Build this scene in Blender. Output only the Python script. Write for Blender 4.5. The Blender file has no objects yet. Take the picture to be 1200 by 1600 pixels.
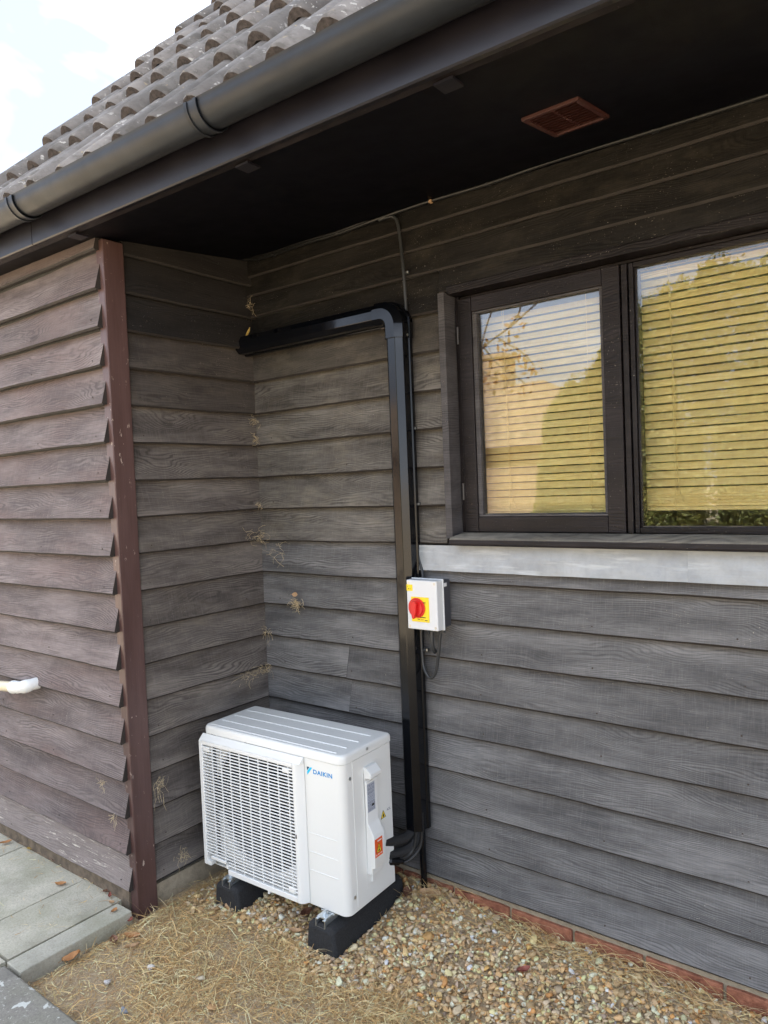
import bpy, bmesh, math, random
import numpy as np
from mathutils import Vector, Matrix, noise as mnoise
C = bpy.context.scene
COL = C.collection
R = math.radians
random.seed(7)
rng = np.random.default_rng(11)

# ------------------------------------------------------------------ camera
cam_d = bpy.data.cameras.new('camera')
cam = bpy.data.objects.new('camera', cam_d); COL.objects.link(cam); C.camera = cam
cam_d.sensor_fit = 'HORIZONTAL'; cam_d.sensor_width = 36.0; cam_d.lens = 36.0 * 1138.3 / 1200.0
cam_d.clip_start = 0.05; cam_d.clip_end = 500
CAM = Vector((2.4139, -2.2193, 1.4845))
yaw, pit, rol = -0.658837, -0.0366305, -0.0408234
d = Vector((math.sin(yaw) * math.cos(pit), math.cos(yaw) * math.cos(pit), math.sin(pit)))
r0 = d.cross(Vector((0, 0, 1))).normalized(); u0 = r0.cross(d)
cr, sr = math.cos(rol), math.sin(rol)
rv = cr * r0 + sr * u0; uv = -sr * r0 + cr * u0
m = Matrix((rv, uv, -d)).transposed().to_4x4(); m.translation = CAM
cam.matrix_world = m

# ------------------------------------------------------------------ sky, sun, exposure
SUN_ROT, SUN_EL = R(22), R(42)
w = bpy.data.worlds.new("World"); C.world = w; w.use_nodes = True
nt = w.node_tree; nt.nodes.clear()
out = nt.nodes.new('ShaderNodeOutputWorld'); bg = nt.nodes.new('ShaderNodeBackground')
sky = nt.nodes.new('ShaderNodeTexSky'); sky.sky_type = 'NISHITA'; sky.sun_disc = False
sky.sun_elevation = SUN_EL; sky.sun_rotation = SUN_ROT; sky.air_density = 0.7; sky.dust_density = 0.8; sky.ozone_density = 1.0
tc = nt.nodes.new('ShaderNodeTexCoord'); mp = nt.nodes.new('ShaderNodeMapping')
mp.inputs['Scale'].default_value = (1.0, 1.6, 3.2); mp.inputs['Rotation'].default_value = (0, 0, R(35)); mp.inputs['Location'].default_value = (1.3, 3.1, 1)  # offset puts added bright cloud in the unseen sky to light the scene
cn = nt.nodes.new('ShaderNodeTexNoise'); cn.inputs['Scale'].default_value = 1.7; cn.inputs['Detail'].default_value = 5; cn.inputs['Roughness'].default_value = .5
cn.inputs['Distortion'].default_value = .4
cr_ = nt.nodes.new('ShaderNodeMapRange'); cr_.inputs[1].default_value = .40; cr_.inputs[2].default_value = .85; cr_.inputs[3].default_value = .0; cr_.inputs[4].default_value = .9
mix = nt.nodes.new('ShaderNodeMixRGB'); mix.inputs[2].default_value = (9.5, 9.6, 9.8, 1)
nt.links.new(tc.outputs['Generated'], mp.inputs[0]); nt.links.new(mp.outputs[0], cn.inputs['Vector'])
nt.links.new(cn.outputs['Fac'], cr_.inputs[0]); nt.links.new(cr_.outputs[0], mix.inputs[0])
veil = nt.nodes.new('ShaderNodeMixRGB'); veil.inputs[0].default_value = .84; veil.inputs[2].default_value = (1.55, 1.58, 1.64, 1)
nt.links.new(sky.outputs[0], veil.inputs[1]); nt.links.new(veil.outputs[0], mix.inputs[1]); nt.links.new(mix.outputs[0], bg.inputs[0]); nt.links.new(bg.outputs[0], out.inputs[0])
bg.inputs[1].default_value = 0.10
sd = bpy.data.lights.new('sun', 'SUN'); sd.energy = 4.6; sd.angle = R(0.5); sd.color = (1, .95, .87)
so = bpy.data.objects.new('sun', sd); COL.objects.link(so)
sdir = Vector((math.sin(SUN_ROT) * math.cos(SUN_EL), math.cos(SUN_ROT) * math.cos(SUN_EL), math.sin(SUN_EL)))
so.rotation_euler = (-sdir).to_track_quat('-Z', 'Y').to_euler(); so.location = sdir * 30
C.view_settings.view_transform = 'Standard'; C.view_settings.look = 'None'; C.view_settings.gamma = 1
C.view_settings.exposure = 2.75
C.view_settings.use_white_balance = True; C.view_settings.white_balance_temperature = 5800; C.view_settings.white_balance_tint = 10
C.render.engine = 'CYCLES'
C.cycles.max_bounces = 7; C.cycles.transparent_max_bounces = 12; C.cycles.use_denoising = True
C.cycles.caustics_reflective = False; C.cycles.caustics_refractive = False

# ------------------------------------------------------------------ helpers
class MB:
    def __init__(s): s.v = []; s.f = []; s.cols = None
    def add(s, vs, fs):
        o = len(s.v); s.v += [tuple(p) for p in vs]; s.f += [tuple(i + o for i in f) for f in fs]; return s
    def box(s, x0, x1, y0, y1, z0, z1):
        return s.add([(x0, y0, z0), (x1, y0, z0), (x1, y1, z0), (x0, y1, z0), (x0, y0, z1), (x1, y0, z1), (x1, y1, z1), (x0, y1, z1)],
                     [(0, 3, 2, 1), (4, 5, 6, 7), (0, 1, 5, 4), (1, 2, 6, 5), (2, 3, 7, 6), (3, 0, 4, 7)])
    def prism(s, poly, axis, a, b):
        """poly: list of 2D points (counter-clockwise), extruded along axis from a to b"""
        def P(p, t):
            if axis == 'x': return (t, p[0], p[1])
            if axis == 'y': return (p[0], t, p[1])
            return (p[0], p[1], t)
        n = len(poly)
        vs = [P(p, a) for p in poly] + [P(p, b) for p in poly]
        fs = [tuple(range(n))[::-1], tuple(range(n, 2 * n))] + [(i, (i + 1) % n, (i + 1) % n + n, i + n) for i in range(n)]
        return s.add(vs, fs)
    def loft(s, rings, cap=True, closed=True):
        n = len(rings[0]); o = len(s.v)
        for r in rings: s.v += [tuple(p) for p in r]
        for k in range(len(rings) - 1):
            for i in range(n if closed else n - 1):
                j = (i + 1) % n
                s.f.append((o + k * n + i, o + k * n + j, o + (k + 1) * n + j, o + (k + 1) * n + i))
        if cap and closed:
            s.f.append(tuple(range(o, o + n))[::-1]); q = o + (len(rings) - 1) * n; s.f.append(tuple(range(q, q + n)))
        return s
    def tube(s, pts, r, n=8, cap=True):
        pts = [Vector(p) for p in pts]; rings = []
        t = (pts[1] - pts[0]).normalized()
        up = Vector((0, 0, 1)) if abs(t.z) < .9 else Vector((0, 1, 0))
        a = t.cross(up).normalized(); 
        for i, p in enumerate(pts):
            if i == 0: t = pts[1] - pts[0]
            elif i == len(pts) - 1: t = pts[-1] - pts[-2]
            else: t = pts[i + 1] - pts[i - 1]
            t.normalize(); a = (a - t * a.dot(t)).normalized(); b = t.cross(a)
            rr = r[i] if isinstance(r, (list, tuple)) else r
            rings.append([p + (a * math.cos(2 * math.pi * k / n) + b * math.sin(2 * math.pi * k / n)) * rr for k in range(n)])
        return s.loft(rings, cap)
    def cyl(s, c, axis, r, h, n=16, r2=None):
        ax = {'x': Vector((1, 0, 0)), 'y': Vector((0, 1, 0)), 'z': Vector((0, 0, 1))}[axis]
        c = Vector(c); return s.tube([c, c + ax * h], [r, r if r2 is None else r2], n)
    def mesh(s, name):
        me = bpy.data.meshes.new(name); me.from_pydata(s.v, [], s.f); me.validate(); 
        bm = bmesh.new(); bm.from_mesh(me); bmesh.ops.recalc_face_normals(bm, faces=bm.faces); bm.to_mesh(me); bm.free()
        return me
    def build(s, name, mat, parent=None, smooth=False, bevel=0, seg=2, angle=35):
        return link(name, s.mesh(name), mat, parent, smooth, bevel, seg, angle)

def link(name, me, mat, parent=None, smooth=False, bevel=0, seg=2, angle=35):
    if mat is not None and not me.materials: me.materials.append(mat)
    if smooth or bevel:
        me.shade_smooth() if hasattr(me, 'shade_smooth') else None
    if (smooth or bevel) and hasattr(me, 'set_sharp_from_angle'): me.set_sharp_from_angle(angle=R(angle))
    o = bpy.data.objects.new(name, me); COL.objects.link(o)
    if parent: o.parent = parent
    if bevel:
        b = o.modifiers.new('bevel', 'BEVEL'); b.width = bevel; b.segments = seg; b.limit_method = 'ANGLE'; b.angle_limit = R(35); b.harden_normals = True
    return o
def empty(name, loc=(0, 0, 0), rz=0, parent=None):
    o = bpy.data.objects.new(name, None); COL.objects.link(o); o.location = loc; o.rotation_euler = (0, 0, rz); o.empty_display_size = .1
    if parent: o.parent = parent
    return o
def tag(o, label=None, cat=None, group=None, kind=None):
    if label: o['label'] = label
    if cat: o['category'] = cat
    if group: o['group'] = group
    if kind: o['kind'] = kind
    return o
def copy_tree(o, parent=None):
    c = o.copy(); COL.objects.link(c)
    if parent: c.parent = parent
    for ch in list(o.children): copy_tree(ch, c)
    return c
def spline(pts, n=8):
    pts = [Vector(p) for p in pts]; P = [pts[0]] + pts + [pts[-1]]; outp = []
    for i in range(1, len(P) - 2):
        for k in range(n):
            t = k / n; a, b, c, e = P[i - 1], P[i], P[i + 1], P[i + 2]
            outp.append(.5 * ((2 * b) + (c - a) * t + (2 * a - 5 * b + 4 * c - e) * t * t + (3 * b - a - 3 * c + e) * t ** 3))
    outp.append(pts[-1]); return outp
def nz(x, y=0, z=0): return mnoise.noise(Vector((x, y, z)))
def bulk(name, verts, faces, cols, mat, parent=None, smooth=False):
    """verts (N,3), faces (M,k) arrays, cols per vertex (N,3)"""
    me = bpy.data.meshes.new(name); k = faces.shape[1]
    me.vertices.add(len(verts)); me.vertices.foreach_set('co', verts.astype(np.float32).ravel())
    me.loops.add(faces.size); me.loops.foreach_set('vertex_index', faces.astype(np.int32).ravel())
    me.polygons.add(len(faces)); me.polygons.foreach_set('loop_start', np.arange(0, faces.size, k, dtype=np.int32))
    me.update(calc_edges=True)
    if cols is not None:
        at = me.color_attributes.new('tint', 'FLOAT_COLOR', 'POINT')
        at.data.foreach_set('color', np.concatenate([cols, np.ones((len(cols), 1))], 1).astype(np.float32).ravel())
    me.validate()
    if smooth: me.shade_smooth()
    return link(name, me, mat, parent)

# ------------------------------------------------------------------ materials
def newmat(name):
    m = bpy.data.materials.new(name); m.use_nodes = True; n = m.node_tree; n.nodes.clear()
    o = n.nodes.new('ShaderNodeOutputMaterial'); b = n.nodes.new('ShaderNodeBsdfPrincipled'); n.links.new(b.outputs[0], o.inputs[0])
    return m, n, b
class NG:
    """tiny node-graph helper"""
    def __init__(s, n): s.n = n; s.L = n.links.new
    def node(s, t, **k):
        x = s.n.nodes.new(t)
        for a, v in k.items(): setattr(x, a, v)
        return x
    def sock(s, node, i, v):
        if isinstance(v, bpy.types.NodeSocket): s.L(v, node.inputs[i])
        elif v is not None: node.inputs[i].default_value = v
    def math(s, op, a, b=None, c=None, clamp=False):
        x = s.node('ShaderNodeMath', operation=op, use_clamp=clamp); s.sock(x, 0, a); s.sock(x, 1, b); s.sock(x, 2, c); return x.outputs[0]
    def rng(s, v, a, b, c, d_):
        x = s.node('ShaderNodeMapRange'); s.sock(x, 0, v)
        for i, q in enumerate((a, b, c, d_)): x.inputs[i + 1].default_value = q
        return x.outputs[0]
    def noise(s, vec, scale, detail=3, rough=.55, dist=0):
        x = s.node('ShaderNodeTexNoise'); s.L(vec, x.inputs['Vector']); x.inputs['Scale'].default_value = scale
        x.inputs['Detail'].default_value = detail; x.inputs['Roughness'].default_value = rough; x.inputs['Distortion'].default_value = dist; return x.outputs['Fac']
    def mix(s, f, a, b, mode='MIX'):
        x = s.node('ShaderNodeMixRGB', blend_type=mode); s.sock(x, 0, f); s.sock(x, 1, a); s.sock(x, 2, b); return x.outputs[0]
    def scale(s, vec, sc, loc=(0, 0, 0)):
        x = s.node('ShaderNodeMapping'); s.L(vec, x.inputs[0]); x.inputs['Scale'].default_value = sc; x.inputs['Location'].default_value = loc; return x.outputs[0]
    def bump(s, h, strength, dist, b):
        x = s.node('ShaderNodeBump'); s.L(h, x.inputs['Height']); x.inputs['Strength'].default_value = strength; x.inputs['Distance'].default_value = dist
        s.L(x.outputs[0], b.inputs['Normal'])
    def objco(s, rand=True):
        t = s.node('ShaderNodeTexCoord'); v = t.outputs['Object']
        if not rand: return v
        oi = s.node('ShaderNodeObjectInfo'); cx = s.node('ShaderNodeCombineXYZ')
        s.L(s.math('MULTIPLY', oi.outputs['Random'], 41.0), cx.inputs[0]); s.L(s.math('MULTIPLY', oi.outputs['Random'], 7.3), cx.inputs[1]); s.L(s.math('MULTIPLY', oi.outputs['Random'], 23.0), cx.inputs[2])
        a = s.node('ShaderNodeVectorMath', operation='ADD'); s.L(v, a.inputs[0]); s.L(cx.outputs[0], a.inputs[1]); return a.outputs[0]
def c4(c): return (c[0], c[1], c[2], 1)

def M(name, col, rough=.5, var=.12, scale=14, bump=0, bscale=None, metal=0, spec=.5, col2=None, bdist=.002, rand=True):
    m, n, b = newmat(name); g = NG(n); v = g.objco(rand)
    f = g.rng(g.noise(v, scale, 5, .6), .25, .75, 0, 1)
    lo = tuple(c * (1 - var) for c in col); hi = tuple(min(1, c * (1 + var)) for c in col)
    if col2: hi = col2
    g.L(g.mix(f, c4(lo), c4(hi)), b.inputs['Base Color'])
    g.L(g.rng(g.noise(v, scale * 2.3, 4), .3, .7, max(.05, rough - .07), min(1, rough + .07)), b.inputs['Roughness'])
    b.inputs['Metallic'].default_value = metal; b.inputs['Specular IOR Level'].default_value = spec
    if bump: g.bump(g.noise(v, bscale or scale * 8, 4, .65), bump, bdist, b)
    return m

def wood(name, c1, c2, dark=.55, knot=1.0, rough=.75, freq=120, chip=None, dust=.0, spec=.3, red=None):
    """sawn softwood: grain along local x, growth rings bent round knots, dirt and blotches"""
    m, n, b = newmat(name); g = NG(n); v = g.objco(True)
    sep = g.node('ShaderNodeSeparateXYZ'); g.L(v, sep.inputs[0]); x, z = sep.outputs[0], sep.outputs[2]
    cmb = g.node('ShaderNodeCombineXYZ'); g.L(g.math('MULTIPLY', x, .42), cmb.inputs[0]); g.L(g.math('MULTIPLY', z, 1.0), cmb.inputs[2])
    vo = g.node('ShaderNodeTexVoronoi', feature='F1'); vo.inputs['Scale'].default_value = 4.2; g.L(cmb.outputs[0], vo.inputs['Vector'])
    dist = vo.outputs['Distance']
    kn = g.math('EXPONENT', g.math('MULTIPLY', g.math('MULTIPLY', dist, dist), -16.0))
    kcore = g.rng(dist, .035, .075, 1, 0)
    warp = g.noise(g.scale(v, (1.1, 1, 5)), 1.6, 3, .5)
    warp2 = g.noise(g.scale(v, (6, 1, 40)), 1.0, 2, .5)
    vv = g.math('ADD', g.math('MULTIPLY', z, freq), g.math('MULTIPLY', warp, 16.0))
    vv = g.math('ADD', vv, g.math('MULTIPLY', kn, 7.5 * knot)); vv = g.math('ADD', vv, g.math('MULTIPLY', warp2, 1.2))
    rings = g.math('SINE', g.math('MULTIPLY', vv, 6.2832))
    rings = g.rng(rings, -.2, 1, 0, 1)
    # only parts of a board show strong rings
    patch = g.rng(g.noise(g.scale(v, (1.5, 1, 6)), 2.0, 3), .38, .62, .15, 1)
    patch = g.math('MAXIMUM', patch, g.math('MULTIPLY', kn, 1.0))
    fib = g.noise(g.scale(v, (9, 20, 330)), 1.0, 3, .7)
    saw = g.noise(g.scale(v, (260, 20, 14)), 1.0, 2, .6)
    blot = g.rng(g.noise(g.scale(v, (2.0, 3, 10)), 1.3, 7, .68), .36, .64, 0, 1)
    base = g.mix(blot, c4(c1), c4(c2))
    oi = g.node('ShaderNodeObjectInfo'); tone = g.rng(oi.outputs['Random'], 0, 1, .84, 1.14)
    tv = g.node('ShaderNodeVectorMath', operation='SCALE'); g.L(base, tv.inputs[0]); g.L(tone, tv.inputs['Scale']); base = tv.outputs[0]
    if red is not None:
        base = g.mix(g.rng(g.noise(g.scale(v, (.9, 1, 3.0)), 1.7, 4, .6), .45, .68, 0, .75), base, c4(red))
    dk = tuple(c * dark for c in c1)
    col = g.mix(g.math('MULTIPLY', g.math('MULTIPLY', rings, patch), .78), base, c4(dk))
    col = g.mix(g.math('MULTIPLY', g.rng(fib, .42, .68, 0, 1), .45), col, c4(dk))
    col = g.mix(g.math('MULTIPLY', g.rng(saw, .5, .75, 0, 1), .13), col, c4(tuple(min(1, c * 1.55) for c in c2)))
    col = g.mix(g.math('MULTIPLY', kcore, .55 * knot), col, c4(tuple(c * .42 for c in c1)))
    # pale specks of grit and cobweb caught on the sawn face
    sp = g.noise(g.scale(v, (1, 1, 1.6)), 190, 2, .5); spm = g.noise(v, 5, 3)
    col = g.mix(g.math('MULTIPLY', g.rng(sp, .70, .74, 0, 1), g.rng(spm, .45, .65, 0.05, .8)), col, (.42, .38, .31, 1))
    if dust:
        col = g.mix(g.math('MULTIPLY', g.rng(g.noise(g.scale(v, (3, 3, 6)), 1.6, 6, .7), .5, .75, 0, 1), dust), col, (.30, .26, .19, 1))
    if chip is not None:
        cp = g.noise(g.scale(v, (7, 3, 95)), 1.0, 5, .75); cm = g.noise(g.scale(v, (2.2, 1, 3)), 1.4, 2)
        col = g.mix(g.math('MULTIPLY', g.rng(cp, .57, .60, 0, 1), g.rng(cm, .46, .56, 0, .9)), col, c4(chip))
    g.L(col, b.inputs['Base Color'])
    b.inputs['Roughness'].default_value = rough; b.inputs['Specular IOR Level'].default_value = spec
    h = g.math('ADD', g.math('MULTIPLY', g.math('MULTIPLY', rings, patch), -.5), g.math('MULTIPLY', fib, .8))
    h = g.math('ADD', h, g.math('MULTIPLY', saw, .2))
    g.bump(h, .55, .0016, b)
    return m

def tinted(name, rough=.8, mult=1.0, spec=.3, bump=0, bscale=300, trans=0):
    m, n, b = newmat(name); g = NG(n); a = g.node('ShaderNodeVertexColor', layer_name='tint')
    v = g.objco(False); f = g.noise(v, 160, 3)
    g.L(g.mix(g.rng(f, .3, .7, 0, .25), a.outputs[0], c4((.12, .085, .05))), b.inputs['Base Color'])
    b.inputs['Roughness'].default_value = rough; b.inputs['Specular IOR Level'].default_value = spec
    if trans: b.inputs['Transmission Weight'].default_value = 0; b.inputs['Subsurface Weight'].default_value = 0
    if bump: g.bump(g.noise(v, bscale, 3), bump, .001, b)
    return m

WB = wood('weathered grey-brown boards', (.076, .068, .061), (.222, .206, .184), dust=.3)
WR = wood('return wall grey-brown boards', (.084, .072, .066), (.212, .188, .168), dust=.2)  # grey-brown boards of the short return wall
WF = wood('faded brown stained boards', (.108, .087, .086), (.250, .212, .206), red=(.170, .118, .108), dark=.6)
WFC = wood('flaking brown board', (.20, .168, .155), (.29, .25, .235), chip=(.62, .57, .49), dark=.6)
WG = wood('dark grey stained boards', (.085, .083, .084), (.215, .210, .208), freq=150, knot=.7, dark=.62)
WTOP = wood('dark boards with eaves shade painted in', (.013, .0118, .0110), (.028, .0255, .0235), dust=.08, spec=.12, dark=.5)  # shade under the eaves is put into this board colour
WBM = wood('grey-brown boards with half shade painted in', (.058, .051, .044), (.118, .105, .090), dust=.25)  # mid tone, back wall boards easing into the painted eaves shade
WRM = wood('brown boards with half shade painted in', (.056, .047, .042), (.104, .090, .079), dust=.15)  # mid tone, return wall boards easing into the painted eaves shade
WTOR = wood('brown black boards with eaves shade painted in', (.017, .0148, .0140), (.034, .030, .0275), dark=.5)  # return wall top boards, eaves shade put into the colour
WWIN = wood('dark brown window timber', (.010, .0075, .008), (.024, .0195, .0205), freq=110, knot=.5, rough=.42, spec=.22)
WLIN = wood('grey brown liner timber', (.055, .050, .052), (.095, .090, .092), freq=110, knot=.3, rough=.6)
WSILL = wood('dusty sill timber', (.045, .040, .036), (.10, .09, .078), freq=110, knot=.3, rough=.6, dust=.8)
def post_mat():
    m, n, b = newmat('red brown painted post'); g = NG(n); v = g.objco(False)
    col = g.mix(g.rng(g.noise(g.scale(v, (9, 9, 1.2)), 2.0, 5, .6), .3, .7, 0, 1), (.070, .036, .032, 1), (.112, .064, .058, 1))
    col = g.mix(g.math('MULTIPLY', g.rng(g.noise(g.scale(v, (260, 260, 6)), 1.0, 3, .6), .45, .7, 0, 1), .35), col, (.05, .024, .020, 1))
    ch = g.noise(g.scale(v, (60, 60, 26)), 1.0, 4, .7); cm = g.noise(v, 2.6, 2)
    col = g.mix(g.math('MULTIPLY', g.rng(ch, .655, .675, 0, 1), g.rng(cm, .45, .6, .12, .9)), col, (.50, .42, .36, 1))
    g.L(col, b.inputs['Base Color']); b.inputs['Roughness'].default_value = .42
    g.bump(g.math('ADD', g.noise(g.scale(v, (200, 200, 5)), 1.0, 4, .6), ch), .3, .0015, b); return m
POST = post_mat()
SOFF = M('black painted soffit', (.0026, .0024, .0044), .5, .25, 3, .15, 40, spec=.12)
FASC = M('black brown fascia paint', (.010, .0088, .0125), .36, .35, 4, .2, 25, spec=.42)
GUT = M('faded black plastic gutter', (.011, .013, .0165), .42, .35, 6, .08, 60, col2=(.022, .026, .034), spec=.36)
def tile_mat():
    m, n, b = newmat('weathered concrete tile'); g = NG(n); v = g.objco(True)
    f = g.rng(g.noise(v, 7, 5, .65), .3, .7, 0, 1)
    col = g.mix(f, (.095, .083, .074, 1), (.215, .197, .180, 1))
    lic = g.noise(v, 34, 4, .6); lm = g.noise(v, 6, 2)
    oi = g.node('ShaderNodeObjectInfo'); sv = g.node('ShaderNodeVectorMath', operation='SCALE'); g.L(col, sv.inputs[0]); g.L(g.rng(oi.outputs['Random'], 0, 1, .72, 1.2), sv.inputs['Scale']); col = sv.outputs[0]
    mo = g.noise(g.scale(v, (1, 1, 1), (2, 8, 5)), 15, 5, .65); col = g.mix(g.math('MULTIPLY', g.rng(mo, .52, .66, 0, 1), .55), col, (.055, .048, .036, 1))
    col = g.mix(g.math('MULTIPLY', g.rng(lic, .60, .65, 0, .9), g.rng(lm, .44, .6, .08, .8)), col, (.46, .44, .40, 1))
    yl = g.noise(g.scale(v, (1, 1, 1), (5, 3, 2)), 26, 4, .6)
    col = g.mix(g.rng(yl, .66, .72, 0, .6), col, (.34, .27, .15, 1))
    g.L(col, b.inputs['Base Color']); b.inputs['Roughness'].default_value = .9
    g.bump(g.noise(v, 170, 4, .7), .6, .002, b); return m
TILE = tile_mat()
BUTT = M('crumbly tile edge', (.040, .032, .030), .95, .5, 70, .8, 220, bdist=.004, col2=(.10, .085, .08))
WHITE = M('off white coated steel', (.76, .765, .74), .38, .015, 3, .03, 260, bdist=.0004)
WPLAS = M('white plastic', (.78, .785, .765), .42, .015, 3)
DARKIN = M('dark unit interior', (.006, .006, .007), .6, .2)
FANM = M('grey fan plastic', (.012, .012, .013), .5, .1)
BLK = M('gloss black plastic', (.0035, .004, .0055), .13, .3, 3, .04, 30, spec=.38)
CABG = M('grey black cable', (.012, .012, .012), .42, .15, 9)
BLKM = M('matt black cable sheath', (.028, .030, .032), .42, .2, 9)
FOAM = M('black pipe foam', (.016, .016, .017), .8, .3, 40, .4, 200)
RUB = M('black recycled rubber', (.014, .0145, .016), .85, .5, 160, .8, 330, bdist=.003, col2=(.030, .031, .034))
ZINC = M('zinc plated steel', (.62, .66, .68), .32, .15, 30, metal=.9)
SCREW = M('steel screw', (.55, .55, .53), .35, .1, metal=.9)
HINGE = M('painted hinge', (.05, .045, .042), .4, .2)
def lead_mat():
    m, n, b = newmat('dull lead sheet'); g = NG(n); v = g.objco(True)
    col = g.mix(g.rng(g.noise(v, 9, 6, .65), .3, .7, 0, 1), (.28, .30, .325, 1), (.42, .445, .475, 1))
    st = g.noise(g.scale(v, (38, 1, 5)), 1.0, 4, .6); col = g.mix(g.math('MULTIPLY', g.rng(st, .56, .75, 0, 1), .18), col, (.20, .20, .195, 1))
    wh = g.noise(g.scale(v, (3, 1, 24)), 1.6, 4, .6); col = g.mix(g.math('MULTIPLY', g.rng(wh, .55, .7, 0, 1), .6), col, (.58, .61, .63, 1))
    sc = g.noise(g.scale(v, (4, 1, 160)), 1.0, 3, .6); col = g.mix(g.math('MULTIPLY', g.rng(sc, .62, .70, 0, 1), .12), col, (.24, .25, .26, 1))
    g.L(col, b.inputs['Base Color']); b.inputs['Roughness'].default_value = .5; b.inputs['Metallic'].default_value = .2
    g.bump(g.math('ADD', g.noise(v, 26, 3, .5), g.math('MULTIPLY', sc, .3)), .6, .006, b); return m
LEAD = lead_mat()
GREYP = M('light grey plastic', (.66, .68, .70), .4, .02, 3)
DGREY = M('dark grey plastic', (.045, .047, .058), .45, .1, 3)
YEL = M('yellow plate', (.88, .66, .01), .4, .03, 3)
REDK = M('red knob plastic', (.62, .012, .012), .35, .05, 3)
INK = M('black print', (.02, .02, .02), .5, .1)
INKG = M('grey print', (.16, .17, .22), .5, .1)
BLUE = M('blue logo print', (.005, .24, .60), .45, .02)
CYAN = M('cyan logo print', (.03, .52, .82), .45, .02)
NAVY = M('dark blue logo print', (.01, .06, .13), .45, .02)
ORNG = M('orange red sticker', (.72, .10, .015), .45, .03)
PLATE = M('silver grey sticker', (.42, .45, .52), .4, .08, 60)
TERRA = M('red brown vent plastic', (.050, .014, .010), .5, .2)
BRICK = M('red brick', (.27, .080, .042), .92, .5, 26, .9, 90, bdist=.006, col2=(.46, .20, .115))
DIRT = M('dirty brick base', (.11, .085, .06), .95, .4, 30, .7, 120, bdist=.004, col2=(.22, .17, .12))
MORT = M('buff mortar', (.33, .28, .20), .95, .25, 40, .7, 150, bdist=.003)
PIPEW = M('white sealant and pipe', (.78, .78, .76), .45, .05, 12)
PIPEC = M('cream waste pipe', (.66, .58, .40), .45, .06, 12)
BLIND = wood('honey coloured slat', (.90, .68, .26), (.94, .77, .36), dark=.9, knot=.0, rough=.5, freq=60)
ROOM = M('pale room paint', (.55, .50, .42), .8, .05, 2)
DECK = M('roof felt', (.05, .05, .05), .9)

def slab_mat(name, c1, c2, lich):
    m, n, b = newmat(name); g = NG(n); v = g.objco(True)
    f = g.rng(g.noise(v, 5, 6, .65), .3, .7, 0, 1); col = g.mix(f, c4(c1), c4(c2))
    gr = g.noise(v, 130, 4, .7); col = g.mix(g.rng(gr, .45, .7, 0, .5), col, c4(tuple(c * .5 for c in c1)))
    sp = g.noise(v, 90, 2); col = g.mix(g.rng(sp, .64, .68, 0, .6), col, (.5, .49, .43, 1))
    dk = g.noise(g.scale(v, (1, 1, 1), (1, 5, 2)), 2.4, 7, .7); col = g.mix(g.math('MULTIPLY', g.rng(dk, .48, .66, 0, 1), .6), col, c4(tuple(c * .55 for c in c1)))
    mo = g.noise(g.scale(v, (1, 1, 1), (7, 1, 3)), 3, 4); col = g.mix(g.rng(mo, .5, .7, 0, .5), col, (.20, .20, .11, 1))
    if lich:
        l = g.noise(v, 22, 3, .5); col = g.mix(g.rng(l, .605, .63, 0, .9), col, (.60, .60, .55, 1))
    g.L(col, b.inputs['Base Color']); b.inputs['Roughness'].default_value = .92; g.bump(g.noise(v, 110, 5, .7), .7, .003, b); return m
SLAB = slab_mat('pale riven paving', (.43, .40, .31), (.59, .55, .44), False)
EDGE = slab_mat('concrete edging', (.42, .395, .315), (.54, .51, .42), False)
STEP = slab_mat('lichen spotted slab', (.21, .19, .16), (.31, .29, .245), True)

def soil_mat():
    m, n, b = newmat('dry sandy soil'); g = NG(n); v = g.objco(False)
    f = g.rng(g.noise(v, 6, 6, .65), .3, .7, 0, 1); col = g.mix(f, (.44, .33, .20, 1), (.58, .46, .30, 1))
    gr = g.noise(v, 150, 5, .75); col = g.mix(g.rng(gr, .42, .68, 0, .65), col, (.22, .155, .09, 1))
    sp = g.noise(g.scale(v, (1, 1, 1), (3, 9, 1)), 110, 2); col = g.mix(g.rng(sp, .62, .66, 0, .8), col, (.46, .38, .25, 1))
    g.L(col, b.inputs['Base Color']); b.inputs['Roughness'].default_value = .97; g.bump(g.noise(v, 120, 6, .75), 1.0, .008, b); return m
SOIL = soil_mat()
STONE = tinted('flint gravel', .62, spec=.4, bump=.3, bscale=260)
STRAW = tinted('dry straw', .7, spec=.25)
def foliage_mat(name, c1, c2, sc=1.2):
    m, n, b = newmat(name); g = NG(n); v = g.objco(True); a = g.node('ShaderNodeVertexColor', layer_name='tint')
    g.L(g.mix(g.rng(g.noise(v, sc, 4), .3, .7, 0, .5), a.outputs[0], c4(c1)), b.inputs['Base Color'])
    b.inputs['Roughness'].default_value = .55
    tr = g.node('ShaderNodeBsdfTranslucent'); g.L(a.outputs[0], tr.inputs[0]); mx = g.node('ShaderNodeMixShader'); mx.inputs[0].default_value = .3
    g.L(b.outputs[0], mx.inputs[1]); g.L(tr.outputs[0], mx.inputs[2]); g.L(mx.outputs[0], [q for q in n.nodes if q.type == 'OUTPUT_MATERIAL'][0].inputs[0]); return m
HEDGE = foliage_mat('hedge leaves', (.09, .12, .025), None)
DRYL = foliage_mat('withered leaves', (.20, .09, .03), None)
BARK = M('bark', (.09, .07, .055), .9, .3, 20, .6, 60)
RBRICK = M('buff brick wall', (.30, .20, .12), .9, .5, 9, .6, 60, col2=(.42, .29, .18))
RROOF = M('brown roof tiles', (.26, .17, .10), .9, .5, 5, .6, 30, col2=(.38, .26, .16))
def leafm(name, col, col2): return M(name, col, .7, .2, 60, .3, 150, col2=col2)
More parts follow.
